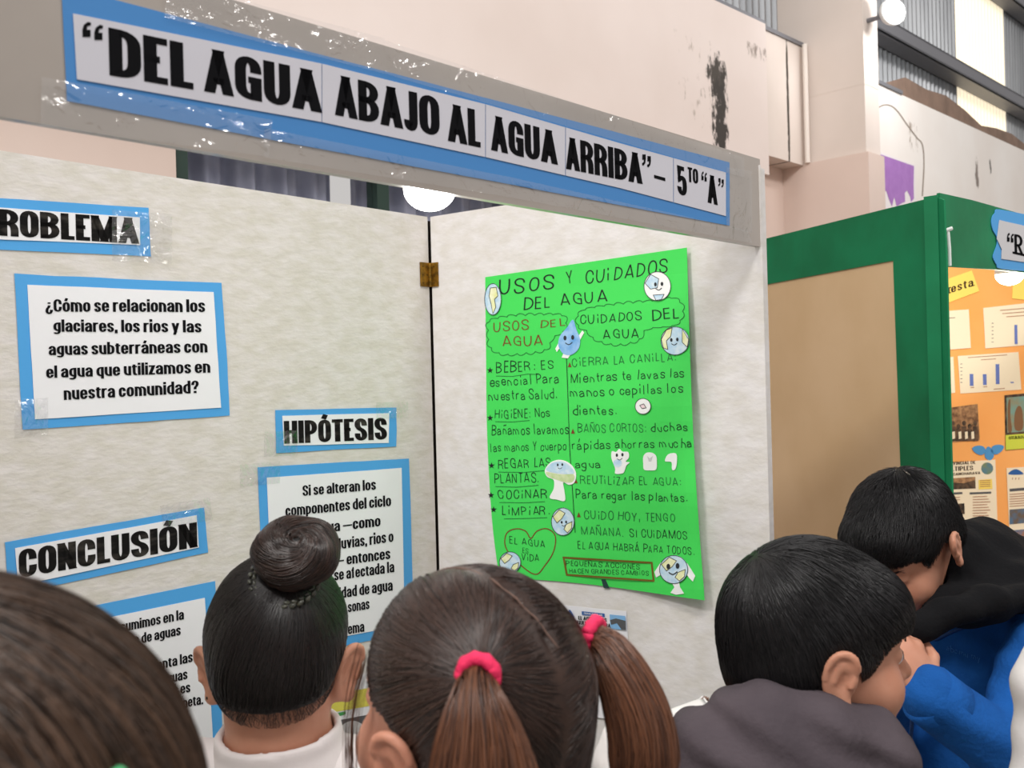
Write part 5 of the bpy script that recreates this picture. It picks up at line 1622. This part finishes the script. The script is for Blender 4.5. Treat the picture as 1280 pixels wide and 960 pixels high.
P0 = seeds_on(V, Q, 14000, lambda C: (full(C) > -.004) * 1.0)
P0 = P0[np.linalg.norm(P0[:, None] - pp_[None], axis=2).min(1) > .0032]
T = grow(full, P0, partdir, 20, .0105, .0006, .0013, 55, .05, stop=lambda P: np.minimum(np.linalg.norm(P - aL, axis=1), np.linalg.norm(P - aR, axis=1)) < .007)
strand_mesh('hair_strands', T, .0005, H_brown, capb, .9)
# the parting: a thin line of scalp left bare by the strands
mbp = MB(); nP = len(pp_)
mbp.tube([tuple(q + .0008 * math.sin(i * 1.7) * fb.R[:, 0]) for i, q in enumerate(pp_)], [.0011 * (1 - .6 * i / nP) * (.8 + .3 * math.sin(i * 2.1)) for i in range(nP)], 6)
mbp.build('hair_parting', mat('scalp', '6f564b', .6), capb, True)
def tail(name, pts, rads, n, tie, pm, seed):
    PP = np.array(smooth_path([tuple(q) for q in pts], 6))
    rr = np.interp(np.linspace(0, len(rads) - 1, len(PP)), range(len(rads)), rads)
    tf = Sdf()
    for i in range(len(PP) - 1): tf.u(f_cap(PP[i], PP[i + 1], rr[i], rr[i + 1]), .004)
    lo, hi = PP.min(0) - .05, PP.max(0) + .05
    V, Q = nets(tf, rng_axis(lo[0], hi[0], .0036), rng_axis(lo[1], hi[1], .0036), rng_axis(lo[2], hi[2], .0036))
    o = mesh(name, V, Q, H_browncap, rb, True)
    tang = np.gradient(PP, axis=0); tang /= np.linalg.norm(tang, axis=1)[:, None]
    def df(P):
        D = np.linalg.norm(P[:, None] - PP[None], axis=2)
        return tang[D.argmin(1)]
    P0 = seeds_on(V, Q, n)
    T = grow(tf, P0, df, 16, .010, .0008, .0026, 60, .05, seed=seed, tiplift=.004)
    strand_mesh('tail_strands', T, .00055, H_tail, o, .4)
    return o
gL = grad(full, aL[None])[0]; gR = grad(full, aR[None])[0]
dn = np.array((0, 0, -1.0)); rt = np.array((1.0, 0, 0)); bk = np.array((0, -1.0, 0))
tail('ponytail', [aL + gL * .002, tieL + gL * .010 + dn * .006, tieL + gL * .018 + dn * .030 + rt * .002, tieL + gL * .020 + dn * .06 + rt * .004, tieL + gL * .018 + dn * .11 + rt * .006, tieL + gL * .018 + dn * .19 + rt * .008], [.0055, .0085, .020, .031, .038, .012], 4600, tieL, 0, 3)
oR = rt * .75 + bk * .45
tail('ponytail', [aR + gR * .001, tieR + oR * .014 + dn * .002, tieR + oR * .032 + dn * .018, tieR + oR * .050 + dn * .050, tieR + oR * .057 + dn * .090, tieR + oR * .048 + dn * .16], [.0055, .0085, .0155, .021, .0225, .008], 4200, tieR, 0, 7)
M_scrunch = mat('pink_hair_tie', 'e8305f', .7, .3, bump=.6, bscale=120)
def scrunchie(c, ax, R1, r1):
    ax = ax / np.linalg.norm(ax)
    u = np.cross(ax, np.array((.2, .3, .9))); u /= np.linalg.norm(u); v = np.cross(ax, u)
    mb = MB(); n = 30
    mb.tube([c + (u * math.cos(2 * math.pi * i / n) + v * math.sin(2 * math.pi * i / n)) * R1 + ax * .0008 * math.sin(i * 2.3) for i in range(n + 1)], [r1 * (1 + .10 * math.sin(i * 1.9)) for i in range(n + 1)], 12)
    return mb.build('hair_tie', M_scrunch, rb, True)
scrunchie(tieL + gL * .007 - dn * .001, gL + dn * .5, .0115, .0050)
scrunchie(tieR + oR * .010, oR + dn * .25, .0118, .0052)
# loose strands along the cheek
mbw = []
for i in range(26):
    ox, oy, oz = RNG.normal(0, .0022), RNG.normal(0, .005), RNG.normal(0, .006)
    sw = RNG.normal(0, .004)
    mbw.append(np.array(smooth_path([tuple(fb.w(q)) for q in ((-.066 + ox, .050 + oy, .045 + oz), (-.075 + ox, .052 + oy, .0 + oz), (-.074 + ox + sw * .4, .052 + oy, -.06 + oz), (-.073 + ox + sw, .048 + oy, -.12 + oz), (-.070 + ox + sw * 1.6, .045 + oy, -.17 + oz))], 5)))
strand_mesh('cheek_wisps', np.array(mbw).transpose(1, 0, 2), .0003, H_tail, capb, .3)

# ---------------------------------------------------------------- boy in profile with the charcoal hood
rc, fc_, Bc, Jc, Wc, bc = person('boy with black bowl-cut hair in profile, charcoal hood over a white smock', (1022, 808), 1.04, -1.40, -.02, .0, k=.95, byaw=-.75, lean=(-.085, -.005), skin=M_skin, topmat=M_smock2, eyes=True, drop=.125, res=.003, ears=1.0, flare=.34)
H_blue = hair_mat('hair_blue_black', '0b0b0d', '1c1a1c', .42, .4)
def f_shell(): return Sdf().u(fc_.ell((0, -.014, .034), (.083, .101, .092)), .01).u(fc_.ell((0, -.055, -.02), (.068, .05, .058)), .03).u(fc_.ell((0, .055, .045), (.066, .046, .045)), .03)
full = f_shell(); fn = f_shell()
fn.cut(hairline(fc_, fn, [-.13, -.09, -.055, -.035, -.022, -.005, .012, .022, .035, .05, .07, .10], [-.066, -.068, -.064, -.045, .006, .016, -.004, -.026, .0, .02, .03, .034]))
capc, V, Q = hair_cap(fn, fc_.c + np.array((0, 0, .01)), .15, H_blackcap, rc)
crown = fc_.w((.0, -.075, .105))
def away(P):
    dd = P - crown
    return dd / (np.linalg.norm(dd, axis=1)[:, None] + 1e-6) + .35 * np.array((0, 0, -1.0))
P0 = seeds_on(V, Q, 11000, lambda C: (full(C) > -.004) * 1.0)
cutc = fn.ops[-1][1]
T = grow(full, P0, away, 9, .0055, .001, .0022, 50, .09, tiplift=.0015, stop=below(fc_, cutc, .003))
strand_mesh('hair_strands', T, .00055, H_blue, capc, .25)
# eyebrows
def brow(f, par, m, n=90):
    for x in (-1, 1):
        L = []
        for i in range(n):
            t = RNG.random()
            a = np.array((x * (.016 + .032 * t), .0905 - .012 * t * t + .001, .0125 + .006 * math.sin(t * 2.6) + RNG.normal(0, .0016)))
            dv = np.array((x * .006, -.0012, .0012))
            L.append(np.array([f.w(a + dv * q) for q in (0, .5, 1)]))
        strand_mesh('eyebrow', np.array(L).transpose(1, 0, 2), .0004, m, par, .3)
brow(fc_, rc, H_blue)
M_char = mat('charcoal_fleece', '4a4348', .95, .1, bump=.5, bscale=90, var='534b50', vscale=14)
hz = Jc['zs']
hd = Sdf()
ring = [PX(*q) for q in ((1098, 948, 1.07), (1080, 925, .97), (1030, 918, .955), (965, 912, .97), (905, 918, 1.03), (930, 905, 1.12), (1000, 905, 1.17), (1070, 915, 1.15))]
for a, b_ in zip(ring, ring[1:] + ring[:1]): hd.u(f_cap(a, b_, .036, .036), .02)
hd.u(f_ell(PX(945, 950, .97), (.096, .07, .07)), .035)
hd.u(f_ell(PX(1030, 985, .97), (.085, .07, .065)), .035)
hd.u(f_ell(PX(1072, 1000, .99), (.075, .09, .066)), .035)
hd.sub(f_cap(fc_.w((0, -.03, -.03)), Wc['neckb'], .058, .056), .006)
hd.disp(lambda P: .005 * np.sin(P[:, 0] * 62 + P[:, 2] * 50) * np.sin(P[:, 2] * 55 - P[:, 0] * 30 + 1) + .003 * np.sin(P[:, 2] * 130 + P[:, 0] * 75))
lo, hi = np.array(ring).min(0) - .12, np.array(ring).max(0) + .09
V, Q = nets(hd, rng_axis(lo[0], hi[0], .0045), rng_axis(lo[1], hi[1], .0045), rng_axis(lo[2] - .04, hi[2], .0045))
hoodc = mesh('hood', V, Q, M_char, rc, True)

# ---------------------------------------------------------------- boy in the blue jacket, head bowed
M_jblue = mat('royal_blue_fleece', '1c5ba8', .9, .15, bump=.5, bscale=120, var='174f94', vscale=10)
M_hoodk = mat('black_fleece', '141416', .95, .12, bump=.5, bscale=110)
dirL = np.array((-.75, -.5, .35))
byw = 2.15
hb = PX(1133, 680, 1.44)
def inB(p, yaw_, o):
    q = np.array(p) - np.array((o[0], o[1], 0)); return tuple(Rot(yaw_).T @ q)
lean_d = (.125, .075)
o_d = (hb[0] + lean_d[0], hb[1] + lean_d[1])
wrL = PX(1160, 872, 1.27)
wrR = PX(1108, 862, 1.36)
arms = {'wrl': inB(wrL, byw, o_d), 'ell': inB(PX(1264, 952, 1.29), byw, o_d), 'wrr': inB(wrR, byw, o_d), 'elr': inB(PX(1085, 985, 1.50), byw, o_d)}
hands = {'l': dict(d=PX(1128, 806, 1.30) - wrL, n=np.array((.35, -1.0, .1)), side=1, curl=.55, k=.95), 'r': dict(d=PX(1120, 800, 1.36) - wrR, n=np.array((-.6, .9, 0)), side=-1, curl=.6, k=.9)}
rd, fd, Bd, Jd, Wd, bd = person('boy with short black hair looking down, blue jacket with black hood, hands raised', (1131, 678), 1.46, 2.12, -.62, .0, k=.92, byaw=byw, lean=lean_d, skin=M_skin, arms=arms, hands=hands, top='jacket', topmat=M_jblue, zfine=.32, xy=.36, sleeve=.93, g=1.0, drop=.085)
def f_shell(): return Sdf().u(fd.ell((0, -.012, .033), (.0775, .098, .087)), .01).u(fd.ell((0, -.055, -.02), (.06, .046, .055)), .03).u(fd.ell((0, .055, .05), (.055, .04, .035)), .03)
full = f_shell(); fn = f_shell()
fn.cut(hairline(fd, fn, [-.12, -.09, -.05, -.03, -.018, .0, .02, .03, .045, .06, .09, .1], [-.07, -.068, -.05, -.012, .012, .02, .004, -.012, .022, .03, .036, .036]))
capd, V, Q = hair_cap(fn, fd.c + np.array((0, 0, .01)), .14, H_blackcap, rd)
crown = fd.w((.0, -.06, .105))
P0 = seeds_on(V, Q, 9000, lambda C: (full(C) > -.004) * 1.0)
T = grow(full, P0, lambda P: (P - crown) / (np.linalg.norm(P - crown, axis=1)[:, None] + 1e-6), 7, .005, .001, .0016, 70, .14, tiplift=.004, stop=below(fd, fn.ops[-1][1], .004))
strand_mesh('hair_strands', T, .0005, H_blue, capd, .25)
brow(fd, rd, H_blue)
hd = Sdf()
ring = [PX(*q) for q in ((1196, 682, 1.53), (1232, 676, 1.56), (1280, 688, 1.57), (1325, 715, 1.55), (1335, 745, 1.48), (1300, 748, 1.41), (1240, 750, 1.37), (1180, 768, 1.345), (1145, 786, 1.34))]
for a, b_ in zip(ring[:-1], ring[1:]): hd.u(f_cap(a, b_, .021, .021), .014)
hd.u(f_ell(PX(1255, 728, 1.49), (.095, .085, .045)), .02)
hd.u(f_ell(PX(1195, 752, 1.44), (.075, .075, .036)), .02)
hd.u(f_cap(fd.w((0, -.04, -.085)), Wd['neckb'], .064, .085), .02)
hd.sub(fd.ell((0, -.012, .025), (.076, .096, .088)), .006)
hd.sub(fd.ell((0, .035, -.045), (.06, .062, .08)), .006)
hd.disp(lambda P: .003 * np.sin(P[:, 0] * 70 + P[:, 2] * 60) * np.sin(P[:, 1] * 65))
lo, hi = np.array(ring).min(0) - .10, np.array(ring).max(0) + .08
V, Q = nets(hd, rng_axis(lo[0], hi[0], .0045), rng_axis(lo[1], hi[1], .0045), rng_axis(lo[2] - .04, hi[2], .0045))
mesh('hood', V, Q, M_hoodk, rd, True)
TJ = GARM[rd['label']]
M_seam = mat('dark_blue_zip', '123d78', .6); M_emb = mat('blue_embroidery', '4a8ad2', .7)
mb = MB(); zp = [march(TJ, x, y, .0015, 1.30) for x, y in ((1250, 772), (1225, 777), (1200, 786), (1172, 799), (1150, 815), (1145, 850), (1140, 900), (1136, 958))]
mb.tube(smooth_path([tuple(q) for q in zp], 5), .0028, 7); mb.build('zip', M_seam, rd, True)
mb = MB(); q = march(TJ, 1238, 769, .003); mb.tube([q, q + np.array((.004, -.004, .001)), q + np.array((.010, -.006, .002))], [.002, .003, .0018], 8); mb.build('zip_pull', mat('silver_pull', 'b8b8ba', .3, metal=.9), rd, True)
mb = MB()
V2, Q2, W2 = layout('abomu my', HAND)
pts = [march(TJ, 1183 + 42 * v[0] / W2, 813 + 14 * v[0] / W2 - 8 * v[1], .0012, 1.2) for v in V2]
mesh('chest_lettering', np.array(pts), Q2, M_emb, rd)
mb = MB()          # cuff
ax_ = (Wd['wrl'] - Wd['ell']); ax_ /= np.linalg.norm(ax_)
cf = Wd['ell'] + (Wd['wrl'] - Wd['ell']) * .9
mb.tube([cf - ax_ * .03, cf - ax_ * .028, cf + ax_ * .014, cf + ax_ * .016], [.040, .0425, .0425, .038], 24)
mb.build('cuff', M_jblue, rd, True)

# ---------------------------------------------------------------- blurred brown head at the lower left corner
H_dk = hair_mat('hair_dark_brown', '241913', '604634', .4)
H_dkcap = mat('hair_dark_brown_under', '1a120f', .55, .25, var='3a281d', vscale=30)
re_, fe, Be, Je, We, be = person('person with brown hair, very near and blurred at the lower left corner', (-62, 1150), .39, -.9, .05, .0, k=1.0, byaw=-.8, skin=M_skin)
def f_shell(): return Sdf().u(fe.ell((0, -.012, .030), (.108, .114, .112)), .01).u(fe.ell((0, -.05, -.05), (.082, .062, .085)), .03)
full = f_shell(); fn = f_shell()
fn.cut(hairline(fe, fn, [-.13, -.09, -.03, 0, .03, .06, .1], [-.13, -.13, -.12, -.08, -.02, .03, .06]))
cape, V, Q = hair_cap(fn, fe.c + np.array((0, 0, .0)), .16, H_dkcap, re_)
crown = fe.w((.0, -.04, .125))
P0 = seeds_on(V, Q, 12000, lambda C: (full(C) > -.004) * 1.0)
T = grow(full, P0, lambda P: (P - crown) / (np.linalg.norm(P - crown, axis=1)[:, None] + 1e-6) + .3 * np.array((0, 0, -1.0)), 14, .009, .001, .0035, 75, .08)
strand_mesh('hair_strands', T, .0005, H_dk, cape, .3)
qc = project(full, PX(200, 948, .34))
mb = MB(); gq = grad(full, qc[None])[0]; tq = np.cross(gq, (0, 0, 1.0)); mb.tube([qc + gq * .004 - tq * .004, qc + gq * .006, qc + gq * .004 + tq * .006], [.0015, .003, .0015], 8)
mb.build('hair_clip', mat('green_clip', '4fae74', .3), re_, True)

# ---------------------------------------------------------------- person in a white coat at the right edge
rf, ff, Bf, Jf, Wf, bf_ = person('person in a white smock, only one sleeve in view at the lower right edge', (1412, 634), 1.02, -.35, .0, .0, k=1.0, byaw=.25, skin=M_skin2, topmat=M_smock2)
def f_shell(): return Sdf().u(ff.ell((0, -.014, .034), (.079, .099, .088)), .01).u(ff.ell((0, -.055, -.025), (.062, .048, .062)), .03)
full = f_shell(); fn = f_shell()
fn.cut(hairline(ff, fn, [-.12, -.09, -.05, -.03, -.02, .01, .03, .06, .09], [-.086, -.084, -.066, -.03, .012, .03, .015, .045, .06]))
capf, V, Q = hair_cap(fn, ff.c + np.array((0, 0, .01)), .14, H_browncap, rf)
P0 = seeds_on(V, Q, 3000, lambda C: (full(C) > -.004) * 1.0)
crown = ff.w((.0, -.06, .11))
T = grow(full, P0, lambda P: (P - crown) / (np.linalg.norm(P - crown, axis=1)[:, None] + 1e-6), 7, .006, .001, .0016, 70, .1)
strand_mesh('hair_strands', T, .0006, H_brown, capf, .3)
